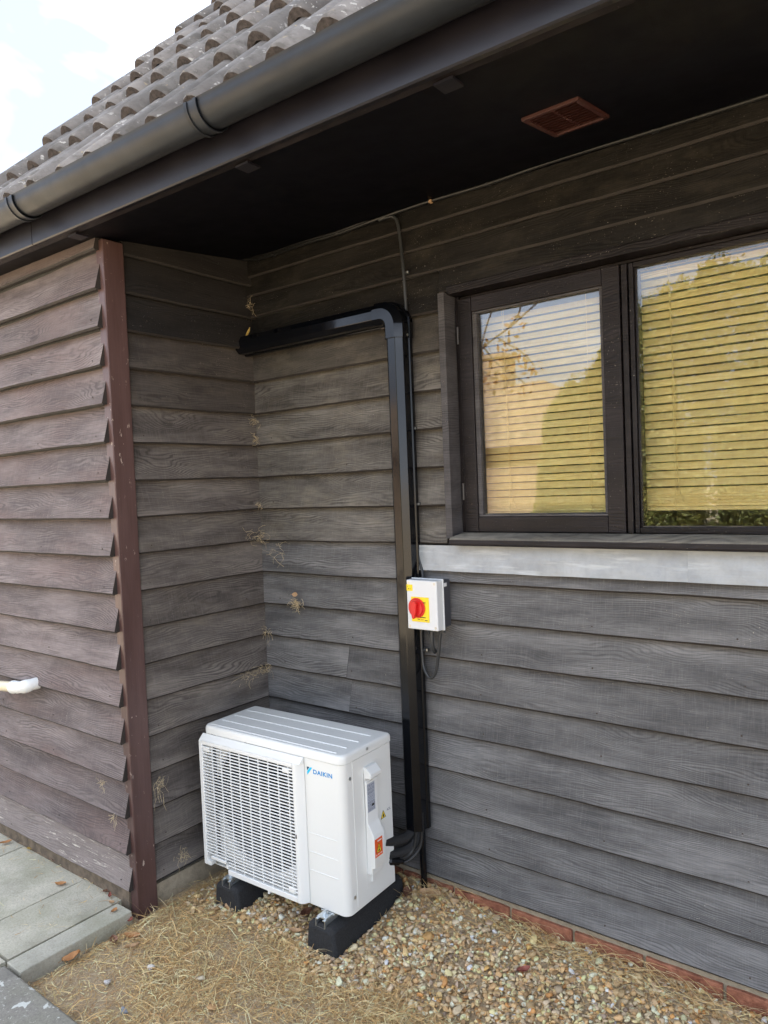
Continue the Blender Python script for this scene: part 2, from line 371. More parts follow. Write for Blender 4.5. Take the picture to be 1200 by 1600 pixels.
LEAFO = leafm('orange brown leaf', (.38, .16, .05), (.50, .26, .10)); LEAFB = leafm('dark brown leaf', (.14, .06, .035), (.22, .10, .06))
LEAFT = leafm('tan leaf', (.42, .25, .12), (.52, .34, .19)); LEAFY = leafm('yellow leaf', (.45, .30, .05), (.55, .38, .10)); LEAFR = leafm('red brown leaf', (.26, .06, .045), (.34, .12, .08))

def glass_mat():
    m = bpy.data.materials.new('window glass'); m.use_nodes = True; n = m.node_tree; n.nodes.clear(); g = NG(n)
    o = g.node('ShaderNodeOutputMaterial'); t = g.node('ShaderNodeBsdfTransparent'); t.inputs[0].default_value = (.99, 1, .995, 1)
    gl = g.node('ShaderNodeBsdfGlossy'); gl.inputs['Roughness'].default_value = 0.0; gl.inputs[0].default_value = (1, 1, 1, 1)
    fr = g.node('ShaderNodeFresnel'); fr.inputs[0].default_value = 1.58
    v = g.objco(False); g_ = g.noise(v, 3.0, 2)
    bp = g.node('ShaderNodeBump'); g.L(g_, bp.inputs['Height']); bp.inputs['Strength'].default_value = .03; bp.inputs['Distance'].default_value = .01; g.L(bp.outputs[0], gl.inputs['Normal'])
    mx = g.node('ShaderNodeMixShader'); g.L(fr.outputs[0], mx.inputs[0]); g.L(t.outputs[0], mx.inputs[1]); g.L(gl.outputs[0], mx.inputs[2]); g.L(mx.outputs[0], o.inputs[0]); return m
GLASS = glass_mat()

# ------------------------------------------------------------------ ground
def gz(x, y):
    z = -.098 + .05 * math.exp(-((x - .80) ** 2 / .05 + y * y / .03)) + .012 * math.exp(-((x - .3) ** 2 / .2 + (y + .35) ** 2 / .08))
    z += .010 * nz(x * 2.2, y * 2.2, 3) + .004 * nz(x * 9, y * 9, 5) + .002 * nz(x * 27, y * 27, 1)
    if x > .8: z += .024 * math.exp(-(y / .10) ** 2) * min(1, (x - .8) / .3)
    if x < .05: z -= .012
    return z
def axis(a, b, st, far):
    l = list(np.arange(a, b, st)); k = st; p = l[0]; lo = []
    while p > -far: k *= 1.5; p -= k; lo.append(p)
    k = st; p = l[-1]; hi = []
    while p < far: k *= 1.5; p += k; hi.append(p)
    return lo[::-1] + l + hi
gx, gy = axis(-.1, 2.6, .018, 150), axis(-1.6, .12, .018, 150)
V = np.array([(x, y, gz(x, y) if (-.5 < x < 3 and -2.5 < y < .3) else -.1) for y in gy for x in gx]); nx = len(gx)
I = np.arange(len(gy) - 1)[:, None] * nx + np.arange(nx - 1)[None, :]; I = I.ravel()
g_o = bulk('ground', V, np.stack([I, I + 1, I + 1 + nx, I + nx], 1), None, SOIL, smooth=True); tag(g_o, kind='structure')

# paved path on the left
path = MB().box(-3.2, -.095, -3.0, -.66, -.16, -.085).build('path', MORT); tag(path, kind='structure')
for i, x1 in enumerate((-.098, -.362, -.862, -1.362, -1.862, -2.362)):
    x0 = (-.355, -.855, -1.355, -1.855, -2.355, -2.855)[i]
    for (ya, yb) in ((-1.136, -.66), (-1.75, -1.146), (-2.36, -1.76)):
        h = -.055 + random.uniform(-.003, .003)
        mb = MB(); n = 7
        P = lambda i_, j_: (x0 + (x1 - x0) * i_ / n, ya + (yb - ya) * j_ / n)
        ring = []
        top = [[(P(i_, j_)[0], P(i_, j_)[1], h + .0025 * nz(P(i_, j_)[0] * 7, P(i_, j_)[1] * 7, i)) for i_ in range(n + 1)] for j_ in range(n + 1)]
        vs = [p for r_ in top for p in r_]; fs = [(j * (n + 1) + k, j * (n + 1) + k + 1, (j + 1) * (n + 1) + k + 1, (j + 1) * (n + 1) + k) for j in range(n) for k in range(n)]
        mb.add(vs, fs)
        bd = [top[0][k] for k in range(n + 1)] + [top[k][n] for k in range(1, n + 1)] + [top[n][k] for k in range(n - 1, -1, -1)] + [top[k][0] for k in range(n - 1, 0, -1)]
        mb.add(bd + [(p[0], p[1], h - .04) for p in bd], [(k, (k + 1) % len(bd), (k + 1) % len(bd) + len(bd), k + len(bd)) for k in range(len(bd))])
        mb.build('paving_slab', SLAB, path)
ed = MB().box(-.086, .008, -1.148, -.735, -.2, -.053).build('edging_strip', EDGE, path, bevel=.004)
sl = MB().box(-.08, .62, -1.75, -1.156, -.2, -.052).build('step_slab', STEP, path, bevel=.012); sl['label'] = 'darker lichen spotted slab at the bottom corner'

# ------------------------------------------------------------------ the house
house = empty('house', (0, 0, -.1)); OFF = Vector((0, 0, .1))
tag(house, 'single storey house clad in dark weathered boards under a tiled roof', 'house')
def part(o, lift=True):   # children of the house keep world coordinates
    if lift: o.location = Vector(o.location) + OFF
    return o
wall_back = part(MB().box(0, .985, .034, .16, -.02, 2.62).box(.985, 4.4, .034, .16, -.02, 1.25).box(.985, 4.4, .034, .16, 2.18, 2.62).box(2.66, 4.4, .034, .16, 1.25, 2.18).build('wall', DECK, house)); wall_back['label'] = 'recessed wall with the window'
wall_ret = part(MB().box(-.16, -.034, -.57, .03, -.02, 2.62).build('wall', DECK, house)); wall_ret['label'] = 'short return wall beside the corner post'
wall_front = part(MB().box(-1.2, -.036, -.694, -.58, .005, 2.62).build('wall', DECK, house)); wall_front['label'] = 'brown stained wall beside the path'
PITCH = .14
EDGEM = M('shadow-dark board edge', (.026, .021, .018), .8, .3, 12)  # lap shadow line painted dark along bottom edges; board ends share it
def board(wall, mat, L, loc, rz=0, h=.166, seed=None, thick=.029, slope=.032, cutend=0, exposed=.14):
    """feather-edged board, local x along its length, front bottom edge on y=0, z=0"""
    seed = random.random() * 100 if seed is None else seed
    n = max(3, int(L / .055)); rings = []
    for i in range(n + 1):
        x = L * i / n; dz = .0032 * nz(x * 3.1, seed) + .0012 * nz(x * 14, seed, 4); dy = .0022 * nz(x * 2.3, seed, 9); 
        k = slope / .14
        prof = [(dy + thick, dz + .0045), (dy + .006, dz), (dy, dz + .0065 + .0012 * nz(x * 40, seed, 2)), (dy + .5 * h * k + .0012 * nz(x * 5, seed, 7), h * .5), (dy * .3 + h * k, h), (dy * .3 + h * k + .006, h)]
        rings.append([(x, p[0], p[1]) for p in prof])
    o = MB().loft(rings).build('board', mat, wall); o.data.materials.append(EDGEM)
    for p_ in o.data.polygons:
        if len(p_.vertices) == 6 or (len(p_.vertices) == 4 and all(v_ % 6 in (0, 1, 2) for v_ in p_.vertices)): p_.material_index = 1
    # parent wall sits at the house origin, so its own matrix is the house offset only
    o.location = loc; o.rotation_euler = (0, 0, rz); return o
joints = {4: .474, 5: .468}
for k in range(0, 16):
    z = k * PITCH
    if k <= 8:
        xj = joints.get(k); h_ = .14 if k == 8 else .166
        if xj: board(wall_back, WG, xj + .028, (-.030, 0, z), h=h_); board(wall_back, WG, 4.2 - xj, (xj - .0015, .0005, z - .001), h=h_)
        else: board(wall_back, WG, 4.23, (-.030, 0, z), h=h_)
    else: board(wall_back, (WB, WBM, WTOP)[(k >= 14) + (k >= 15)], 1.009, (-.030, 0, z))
nail = MB().cyl((0, .0004, 0), 'y', .0028, -.0016, 8).mesh('nail_head'); nail.materials.append(M('rusty nail', (.05, .035, .028), .7, .3))
def nails(wall, xs, k, face):
    for x in xs:
        o = bpy.data.objects.new('nail_head', nail); COL.objects.link(o); o.parent = wall; zz = k * PITCH + .030 + random.uniform(-.006, .006); off_ = .032 * .030 / .14 - .002
        if face == 'b': o.location = (x + random.uniform(-.012, .012), off_ + .001, zz)
        elif face == 'r': o.location = (-off_ - .001, x + random.uniform(-.012, .012), zz); o.rotation_euler = (0, 0, R(90))
        else: o.location = (x + random.uniform(-.012, .012), -.728 + off_ + .001, zz)
for k in range(0, 8): nails(wall_back, (.10, .50, 1.10, 1.52, 1.95, 2.4), k, 'b')
for k in range(9, 15): nails(wall_back, (.09, .50), k, 'b')
for k in range(0, 16): nails(wall_ret, (-.57, -.10), k, 'r'); nails(wall_front, (-.08, -.52, -.95), k, 'f')
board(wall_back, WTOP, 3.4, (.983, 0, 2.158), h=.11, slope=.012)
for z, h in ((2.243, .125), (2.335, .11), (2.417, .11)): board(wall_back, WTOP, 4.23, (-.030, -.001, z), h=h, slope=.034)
board(wall_back, WB, 1.66, (2.662, 0, 9 * PITCH)) ; 
for k in range(10, 16): board(wall_back, WB, 1.66, (2.662, 0, k * PITCH))
for k in range(0, 18):   # return wall (faces +x) and the wall by the path
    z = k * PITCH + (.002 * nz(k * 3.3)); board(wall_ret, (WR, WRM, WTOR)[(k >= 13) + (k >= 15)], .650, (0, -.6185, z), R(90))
    board(wall_front, WFC if k == 0 else WF, 1.180 + .006 * nz(k * 1.7), (-1.2, -.728, k * PITCH + .002 * nz(k * 2.1, 4)), thick=.031, slope=.034)

plinth = part(MB().box(-.021, 4.4, .024, .16, -.45, -.014).box(-.16, -.022, -.70, .02, -.45, -.022).build('plinth', MORT, house))
pl2 = part(MB().box(-1.2, -.0445, -.712, -.701, -.45, .004).build('plinth', DIRT, house))
x = .475; k = 0
while x < 4.2:
    b = MB(); L = .225; n = 5
    rings = [[(x + L * i / n, .013 + .004 * nz(x * 9 + i * 2.2, 3), -.088 + .002 * nz(x * 7 + i, 1)), (x + L * i / n, .012 + .004 * nz(x * 9 + i * 2.7, 9), -.029 + .005 * nz(x * 5 + i, 7)), (x + L * i / n, .06, -.029), (x + L * i / n, .06, -.088)] for i in range(n + 1)]
    b.loft(rings).build('brick', BRICK, plinth, bevel=.004); x += .2350

post = part(MB().box(-.042, .0035, -.706, -.620, -.14, 2.42).build('corner_post', POST, house, bevel=.004)); post['label'] = 'red brown painted corner post'

# soffit sloping down to the eaves, eaves fall slightly to the right
def tilt(x): return -.022 * (x - .6)
sy0, sy1 = .04, -.812
def sofz(x, y): return 2.497 - .008 * x + (2.400 + tilt(x) - 2.497 + .008 * x) * (-y / .82)
mb = MB(); N = 24; rings = []
for i in range(N + 1):
    x = -1.25 + 5.6 * i / N; rings.append([(x, sy0, sofz(x, sy0)), (x, sy1, sofz(x, sy1)), (x, sy1, sofz(x, sy1) + .01), (x, sy0, sofz(x, sy0) + .01)])
soffit = part(mb.loft(rings).build('soffit', SOFF, house))
def eave_sweep(prof, x0, x1, n=12):
    return MB().loft([[(x0 + (x1 - x0) * i / n, p[0], p[1] + tilt(x0 + (x1 - x0) * i / n)) for p in prof] for i in range(n + 1)])
fprof = [(-.850, 2.398), (-.846, 2.394), (-.829, 2.396), (-.829, 2.575), (-.850, 2.575)]
fascia = part(eave_sweep(fprof, -.216, 4.35).build('fascia', FASC, house))
f2 = part(eave_sweep(fprof, -1.3, -.220, 6).build('fascia', FASC, house))
trim = part(eave_sweep([(-.828, 2.399), (-.808, 2.396), (-.808, 2.41), (-.828, 2.42)], -1.3, 4.35).build('fascia_batten', WWIN, house))
for x in (.86, 1.52, -.02): part(MB().box(x, x + .05, -.822, -.775, 2.386 + tilt(x), 2.392 + tilt(x)).build('soffit_clip', FASC, house))
# gutter
gc_y, gc_z, gr = -.907, 2.513, .0535
def arc(rad, n=20, a0=180, a1=360): return [(gc_y + rad * math.cos(R(a0 + (a1 - a0) * i / n)), gc_z + rad * 1.02 * math.sin(R(a0 + (a1 - a0) * i / n))) for i in range(n + 1)]
lip = [(gc_y - gr - .003, gc_z + .006), (gc_y - gr + .004, gc_z + .006)]
gprof = lip[:1] + arc(gr) + [(gc_y + gr, gc_z + .02), (gc_y + gr - .003, gc_z + .02)] + arc(gr - .003)[::-1] + lip[1:]
gutter = part(eave_sweep(gprof, -1.32, 4.35, 16).build('gutter', GUT, house, smooth=True, angle=50))
for xr in (.855, -.14, 2.6):
    for q, (ra, wd) in enumerate(((.0035, .05), (.007, .012))):
        for sx in ((0,) if q == 0 else (-.019, .019)):
            a = arc(gr + ra, 20, 176, 362); b_ = arc(gr + .0005, 20, 176, 362)
            o = eave_sweep(a + b_[::-1], xr + sx - wd / 2, xr + sx + wd / 2, 1).build('gutter_union', GUT, gutter, smooth=True, angle=50)
# roof
RP = R(47.6); TR = math.tan(RP); ZE = 2.500
ridge_y, XV = 1.5, -.97
rz_ = ZE - .03 + (ridge_y + .9) * TR
roofm = MB()
def rp(x, y, dz=0): return (x, y, ZE - .035 + (y + .9) * TR + tilt(x) + dz)
roofm.loft([[rp(x, -.84), rp(x, ridge_y), (x, 2 * ridge_y + .84, rp(x, -.84)[2]), (x, 2 * ridge_y + .84, rp(x, -.84)[2] - .03), (x, ridge_y, rp(x, ridge_y)[2] - .06), rp(x, -.84, -.03)] for x in (XV, 7.6)])
roof = part(roofm.build('roof', DECK, house))
# double roman tile, local x across, local y up the slope, z normal
def tile_mesh():
    Wd, Lt, th = .342, .43, .016
    def prof(u):
        zz = 0
        for c in (.045, .216):
            t = (u - c) / .050
            if abs(t) < 1: zz = max(zz, .046 * (max(0, math.cos(t * math.pi / 2)) ** .65))
        return zz
    us = [0, .004] + [.045 + .05 * math.sin(a) for a in np.linspace(-math.pi / 2, math.pi / 2, 9)] + [.12, .16] + [.216 + .05 * math.sin(a) for a in np.linspace(-math.pi / 2, math.pi / 2, 9)] + [.30, Wd]
    us = sorted(set(round(float(q), 4) for q in us)); n = len(us)
    mb = MB(); rows = (0.0, .006, .2, Lt)
    for r_, y in enumerate(rows): mb.v += [(q, y, th + prof(q) - (.004 if y == 0 else 0)) for q in us]
    for y in (0, Lt): mb.v += [(q, y, max(0, prof(q) - .014)) for q in us]
    for r_ in range(3): mb.f += [(r_ * n + i, r_ * n + i + 1, (r_ + 1) * n + i + 1, (r_ + 1) * n + i) for i in range(n - 1)]
    b0 = 4 * n; b1 = 5 * n
    butt = [(b0 + i, b0 + i + 1, i + 1, i) for i in range(n - 1)]
    nf = len(mb.f); mb.f += butt
    mb.f += [(b0 + i + 1, b0 + i, b1 + i, b1 + i + 1) for i in range(n - 1)]
    mb.f += [(0, n, 2 * n, 3 * n, b1, b0), (b0 + n - 1, b1 + n - 1, 4 * n - 1, 3 * n - 1, 2 * n - 1, n - 1)]
    me = bpy.data.meshes.new('tile'); me.from_pydata(mb.v, [], mb.f); me.materials.append(TILE); me.materials.append(BUTT)
    for i in range(nf, nf + len(butt)): me.polygons[i].material_index = 1
    me.polygons[len(me.polygons) - 2].material_index = 1
    for p in me.polygons: p.use_smooth = True
    me.set_sharp_from_angle(angle=R(38)); me.update()
    return me
TM = tile_mesh(); G = .265; cosP = math.cos(RP)
lift = math.atan2(.031, G / cosP)      # each tile rests on the head of the one below
for row in range(9):
    for j in range(17):
        x = XV + .002 + j * .342; 
        if x > 4.1: break
        y = -.885 + row * G
        o = bpy.data.objects.new('tile', TM); COL.objects.link(o); o.parent = roof
        o.location = (x + random.uniform(-.003, .003), y + random.uniform(-.007, .007), ZE + (y + .9) * TR + .012 + tilt(x) - .004 + random.uniform(-.001, .002))
        o.rotation_euler = (RP - lift + random.uniform(-.008, .008), math.atan(.022) + random.uniform(-.012, .012), random.uniform(-.012, .012))
# far walls and gables keep the rooms dark
shell = part(MB().box(-1.2, 7.5, 3.7, 3.82, -.1, 2.5).box(-1.2, -1.08, -.57, 3.7, -.1, 2.6).box(7.41, 7.53, .2, 3.7, -.1, 2.6).box(4.41, 7.4, .04, .16, -.1, 2.6)
             .prism([(-.8, 2.55), (3.8, 2.55), (ridge_y, rz_ - .1)], 'x', -1.06, -1.0).prism([(-.2, 2.55), (3.2, 2.55), (ridge_y, rz_ - .3)], 'x', 7.3, 7.36).build('wall', RBRICK, house))
shell['label'] = 'far walls and gables'
room = part(MB().box(.7, 4.0, 2.4, 2.45, .0, 2.48).box(.66, .7, .17, 2.45, 0, 2.48).box(3.4, 3.44, .17, 2.45, 0, 2.48).box(.7, 3.4, .17, 2.4, 0, .04).box(.7, 3.4, .17, 2.4, 2.46, 2.5).build('room', ROOM, house))

# soffit vent: lies in the sloping soffit
vent = empty('soffit_vent', (1.627, -.35, sofz(1.627, -.35) + .1), 0, house)
vsl = math.atan2(sofz(1.6, -.1) - sofz(1.6, -.6), .5); vent.rotation_euler = (vsl, 0, R(-1.5))
vf = MB(); wv, dv = .158, .205
vw, vd = .079, .1
vf = MB().box(-vw, vw, -vd, -vd + .013, -.010, 0).box(-vw, vw, vd - .013, vd, -.010, 0).box(-vw, -vw + .013, -vd + .013, vd - .013, -.010, 0).box(vw - .013, vw, -vd + .013, vd - .013, -.010, 0)
vf.build('vent_frame', TERRA, vent, bevel=.002)
MB().box(-.004, .004, -vd + .013, vd - .013, -.006, -.001).build('vent_bar', TERRA, vent)
for i in range(9):
    y = -vd + .03 + i * (2 * vd - .06) / 8
    sl_ = MB().prism([(y - .002, -.008), (y + .002, -.008), (y + .008, -.001), (y + .004, -.001)], 'x', -vw + .013, vw - .013).build('louvre', TERRA, vent)

# ------------------------------------------------------------------ window
win = part(MB().box(.990, 1.017, -.022, .10, 1.284, 2.156).build('window', WLIN, house, bevel=.002)); win['label'] = 'timber window with a casement and a fixed light'
def wp(mb, name, mat, bevel=.003): return mb.build(name, mat, win, bevel=bevel)
wp(MB().box(1.018, 2.66, -.006, .10, 2.149, 2.178), 'window_head', WWIN)
for q in ((1.018, 1.034, .048, 1.30, 2.148), (1.034, 2.66, .055, 2.138, 2.148), (1.034, 1.62, .055, 1.290, 1.302)): wp(MB().box(q[0], q[1], q[2], .12, q[3], q[4]), 'window_frame', WWIN)
wp(MB().box(2.62, 2.66, -.015, .12, 1.29, 2.148), 'window_jamb', WWIN)
# casement: stiles run full height, rails butt between them
for x0_, x1_ in ((1.036, 1.088), (1.562, 1.618)): wp(MB().box(x0_, x1_, .040, .09, 1.304, 2.136), 'casement_stile', WWIN)
for (z0, z1) in ((1.304, 1.358), (2.084, 2.136)): wp(MB().box(1.0885, 1.5615, .0412, .088, z0, z1), 'casement_rail', WWIN)
for q in ((1.0885, 1.106, 1.366, 2.076), (1.0885, 1.5615, 1.3585, 1.3655), (1.0885, 1.5615, 2.0765, 2.0835), (1.5515, 1.5615, 1.366, 2.076)):
    wp(MB().box(q[0], q[1], .046, .08, q[2], q[3]), 'glazing_bead', WLIN, .002)
for z in (1.42, 1.98): wp(MB().cyl((1.030, .043, z), 'z', .0045, .06, 8).box(1.024, 1.0295, .044, .0475, z, z + .06), 'hinge', HINGE, 0)
for q in ((1.622, 1.640, .045), (1.6435, 1.658, .050)): wp(MB().box(q[0], q[1], q[2], .12, 1.302, 2.136), 'mullion', WWIN)
for q in ((1.6585, 2.62, .050, 1.302, 1.322), (1.6585, 2.62, .050, 2.120, 2.136), (1.6585, 1.664, .058, 1.322, 2.12)):
    wp(MB().box(q[0], q[1], q[2], .11, q[3], q[4]), 'fixed_frame', WWIN)
p1 = MB().box(1.100, 1.556, .062, .066, 1.362, 2.080).build('pane', GLASS, win)
p2 = MB().box(1.662, 2.62, .066, .070, 1.321, 2.122).build('pane', GLASS, win)
wp(MB().box(1.1065, 1.551, .0585, .0615, 1.3662, 1.3695).box(1.664, 2.6, .0625, .0655, 1.3222, 1.3255), 'putty_line', WSILL, 0)
sillp = [(.046, 1.288), (.046, 1.302), (-.045, 1.291), (-.056, 1.284), (-.058, 1.268), (-.050, 1.262), (-.02, 1.262), (-.02, 1.27)]
sill_o = wp(MB().prism(sillp, 'x', 1.022, 2.70), 'sill', WWIN, .002)
sill_o.data.materials.append(wood('dusty sill top', (.13, .118, .098), (.30, .27, .22), freq=110, knot=.3, rough=.85, dust=.8))
for p_ in sill_o.data.polygons:
    if p_.normal.z > .6: p_.material_index = 1
# lead flashing in two lapped sheets
for (xa, xb, dy) in ((.852, 1.83, 0), (1.815, 2.72, -.0025)):
    n = 34; rings = []
    for i in range(n + 1):
        x = xa + (xb - xa) * i / n; w_ = .0025 * nz(x * 4, 2)
        rings.append([(x, -.0085 + dy + w_, 1.258), (x, -.0125 + dy + w_ * 1.5 + .002 * nz(x * 9, 5), 1.215), (x, -.016 + dy + .0035 * nz(x * 6, 8), 1.166 + .0022 * nz(x * 7, 1)), (x, -.0145 + dy + .0035 * nz(x * 6, 8), 1.166 + .0022 * nz(x * 7, 1)), (x, -.0105 + dy + w_ * 1.5, 1.215), (x, -.0065 + dy + w_, 1.258)])
    wp(MB().loft(rings), 'lead_flashing', LEAD, 0)
# filler board behind flashing
MB().box(.985, 2.66, .012, .03, 1.225, 1.286).build('window_packer', WWIN, win)

# ------------------------------------------------------------------ venetian blinds (hang inside the window)
def blind(x0, x1, ztop, zbot, label, stack):
    e = empty('venetian_blind', ((x0 + x1) / 2, .145, zbot)); tag(e, label, 'blind', 'venetian blinds behind the window panes')
    hw = (x1 - x0) / 2; H = ztop - zbot
    MB().box(-hw, hw, -.014, .014, H, H + .03).build('head_rail', BLIND, e)
    a = R(62); cw = .0125
    mb = MB(); n = 4
    pts = [(cw * (2 * i / n - 1), .0012 * (1 - (2 * i / n - 1) ** 2)) for i in range(n + 1)]
    rot = lambda p, o_: (p[0] * math.cos(a) - (p[1] + o_) * math.sin(a), p[0] * math.sin(a) + (p[1] + o_) * math.cos(a))
    mb.prism([rot(p, 0) for p in pts] + [rot(p, .0012) for p in pts[::-1]], 'x', -hw, hw)
    me = mb.mesh('slat'); me.materials.append(BLIND)
    z = .018; k = 0
    while z < H - .01:
        o = bpy.data.objects.new('slat', me); COL.objects.link(o); o.parent = e; o.location = (0, 0, z); o.rotation_euler = (random.uniform(-.04, .04), random.uniform(-.002, .002), 0)
        z += .009 if k < stack else .0262; k += 1
    MB().box(-hw, hw, -.013, .013, -.006, .006).build('bottom_rail', BLIND, e, bevel=.002)
    for sx in (-hw + .11, hw - .11): MB().tube([(sx, -.016, .0), (sx, -.016, H)], .0009, 5).build('ladder_cord', BLIND, e)
    MB().tube(spline([(-hw + .105, -.02, H), (-hw + .115, -.021, H * .5), (-hw + .12, -.02, .1), (-hw + .135, -.02, .02)]), .0012, 5).build('pull_cord', BLIND, e)
    return e
blind(1.06, 1.585, 2.10, 1.365, 'honey coloured slatted blind behind the small opening casement', 3)
blind(1.635, 2.60, 2.13, 1.375, 'wide honey coloured slatted blind behind the large fixed pane', 4)

# ------------------------------------------------------------------ black trunking
tr = empty('cable_trunking', (.818, 0, .19)); tag(tr, 'glossy black plastic pipe trunking with a right angle bend on the wall', 'trunking')
TOFF = Vector((.818, 0, .19))
TP = [(-.0435, 0), (-.0435, -.018), (-.0385, -.019), (-.0375, -.052), (-.020, -.070), (.014, -.070), (.0375, -.052), (.0385, -.019), (.0435, -.018), (.0435, 0)]
def tsweep(path_, sc=1.0):
    rings = []
    for (cx, cz, ang) in path_:   # ang: direction of the across-axis in the xz plane
        rings.append([(cx + p[0] * sc * math.cos(ang) - TOFF.x, p[1] * sc - .002, cz + p[0] * sc * math.sin(ang) - TOFF.z) for p in TP])
    return MB().loft(rings)
tsweep([(.8185, .19, 0), (.8185, 2.04, 0)]).build('vertical_duct', BLK, tr, bevel=.0025, seg=2)
tsweep([(-.03, 2.118, math.pi / 2), (.76, 2.118, math.pi / 2)]).build('horizontal_duct', BLK, tr, bevel=.0025, seg=2)
pe = [(.735, 2.118, math.pi / 2)]
cxn, czn, rr = .7665, 2.066, .052
for i in range(11):
    t = i / 10 * math.pi / 2; pe.append((cxn + rr * math.sin(t), czn + rr * math.cos(t), math.pi / 2 - t))
pe.append((.8185, 2.02, 0))
el = tsweep(pe, 1.09).build('elbow', BLK, tr, smooth=True, angle=30)
el.location = (0, 0, 0)
MB().cyl((.858 - TOFF.x, -.03, 2.03 - TOFF.z), 'x', .005, .004, 10).build('screw', SCREW, el)
MB().cyl((.805 - TOFF.x, -.0755, 2.035 - TOFF.z), 'y', .004, .002, 10).build('screw', SCREW, el)

# ------------------------------------------------------------------ cables with clips
def cable(name, pts, r, label, cat, clips=(), group=None, mat=BLKM):
    p0 = Vector(pts[0]); e = MB().tube([q - p0 for q in spline(pts, 9)], r, 9).build(name, mat, smooth=True); e.location = p0; tag(e, label, cat, group)
    for c in clips:
        q = Vector(c) - p0
        o = MB().box(q.x - .006, q.x + .013, q.y - .002, q.y + .006, q.z - .006, q.z + .006).tube([q + Vector((-.008, .004, 0)), q + Vector((-.006, -.006, 0)), q + Vector((0, -.0085, 0)), q + Vector((.006, -.006, 0))], .0028, 6).build('clip', BLKM, e)
        MB().cyl((q.x + .010, q.y - .0045, q.z), 'y', .0042, .004, 8).build('clip_nail', SCREW, o)
    return e
yc = -.006
cable('power_cable', [(.74, -.014, 2.478), (.785, -.010, 2.480), (.815, -.008, 2.462), (.826, yc, 2.40), (.841, -.012, 2.262), (.842, yc, 2.10), (.842, -.010, 1.967), (.846, yc, 1.83), (.848, -.010, 1.69), (.850, yc, 1.55), (.851, -.010, 1.41), (.853, yc, 1.25), (.880, -.02, 1.15), (.885, -.03, 1.13)], .0062,
      'dark grey cable running down beside the trunking to the switch', 'cable', [(.845, -.004, 2.262), (.846, -.004, 1.967), (.852, -.004, 1.69), (.855, -.004, 1.41)])
lt = [(-.02, -.02, 2.503), (.06, -.012, 2.486), (.17, -.010, 2.480), (.36, -.010, 2.484), (.53, -.010, 2.480), (.76, -.010, 2.488), (.98, -.012, 2.489), (1.2, -.012, 2.484), (1.45, -.012, 2.488), (1.75, -.012, 2.482), (2.05, -.012, 2.478), (2.6, -.012, 2.477), (4.0, -.012, 2.468)]
cable('twin_cable', [(a, b - .004, c - .004) for a, b, c in lt], .006, 'lower of the paired dark cables along the top of the wall', 'cable', [(.17, -.012, 2.476), (.53, -.012, 2.477), (1.2, -.012, 2.481), (1.75, -.012, 2.479)], 'paired cables under the soffit', CABG)
cable('twin_cable', [(a, b + .001, c + .0075 + .002 * nz(a * 3)) for a, b, c in lt], .0052, 'upper of the paired dark cables along the top of the wall', 'cable', (), 'paired cables under the soffit', CABG)
MB().box(.972, .982, -.026, -.014, 2.476, 2.502).build('cable_tag', LEAFT).location = (0, 0, 0)
tag(bpy.data.objects['cable_tag'], 'small pale tag stuck on the cables under the soffit', 'tag')

# ------------------------------------------------------------------ isolator switch
iso = empty('isolator_switch', (.929, -.01, .964)); tag(iso, 'grey isolator switch box with a red knob on a yellow plate', 'switch')
IO = Vector((.929, -.01, .964)); hw = .0655
MB().box(-hw + .006, hw - .006, -.052, .004, .003, .173).build('back_box', DGREY, iso, bevel=.004)
lid = MB().box(-hw, hw, -.093, -.0525, -.001, .177).build('lid', GREYP, iso, bevel=.004, seg=3)
MB().box(-hw - .003, hw + .003, -.0565, -.0495, -.004, .180).build('lid_rim', GREYP, iso, bevel=.003)
MB().box(hw - .0058, hw - .005, -.04, -.02, .150, .163).build('label_patch', GREYP, iso)
MB().box(-.05, .05, .004, .010, .02, .165).build('spacer_block', MORT, iso)
for sx in (-1, 1):
    for z in (.010, .166): 
        s_ = MB().cyl((sx * (hw - .010), -.0935, z), 'y', .0048, .0012, 12).build('screw', SCREW, lid); MB().box(sx * (hw - .010) - .0035, sx * (hw - .010) + .0035, -.0943, -.0937, z - .0006, z + .0006).build
pl = MB().box(-.045, .031, -.0955, -.0932, .028, .117).build('switch_plate', YEL, iso, bevel=.001)
MB().box(-.064, -.038, -.0938, -.0931, .137, .160).build('yellow_sticker', YEL, iso)
MB().box(-.058, -.052, -.0941, -.0939, .143, .1455).box(-.049, -.045, -.0941, -.0939, .143, .145).box(-.060, -.058, -.0941, -.0939, .152, .154).build('print', INK, iso)
kn = MB(); n = 28
for (ra, y0, y1) in ((.036, -.100, -.0957),): kn.cyl((-.02, y1, .078), 'y', ra, y0 - y1, n)
kb = kn.build('knob', REDK, iso, bevel=.002)
MB().cyl((-.02, -.1002, .078), 'y', .031, -.007, n, .028).build('knob_dial', REDK, kb, smooth=True)
MB().prism([(-.032, .096), (-.031, .066), (-.027, .044), (-.022, .040), (-.017, .044), (-.010, .066), (-.008, .096), (-.013, .103), (-.027, .103)], 'y', -.121, -.107).build('knob_grip', REDK, kb, bevel=.003)
MB().cyl((-.036, -.1075, .078), 'y', .003, -.001, 10).build('knob_mark', YEL, kb)
MB().box(.008, .012, -.0962, -.0957, .094, .100).box(.0135, .0175, -.0962, -.0957, .0935, .0955).box(.0135, .0175, -.0962, -.0957, .0985, .1005).box(-.014, .016, -.0962, -.0957, .043, .046).box(-.018, -.008, -.0962, -.0957, .036, .038).box(-.004, .008, -.0962, -.0957, .0355, .037).box(.012, .024, -.0962, -.0957, .033, .036).build('print', INK, pl)
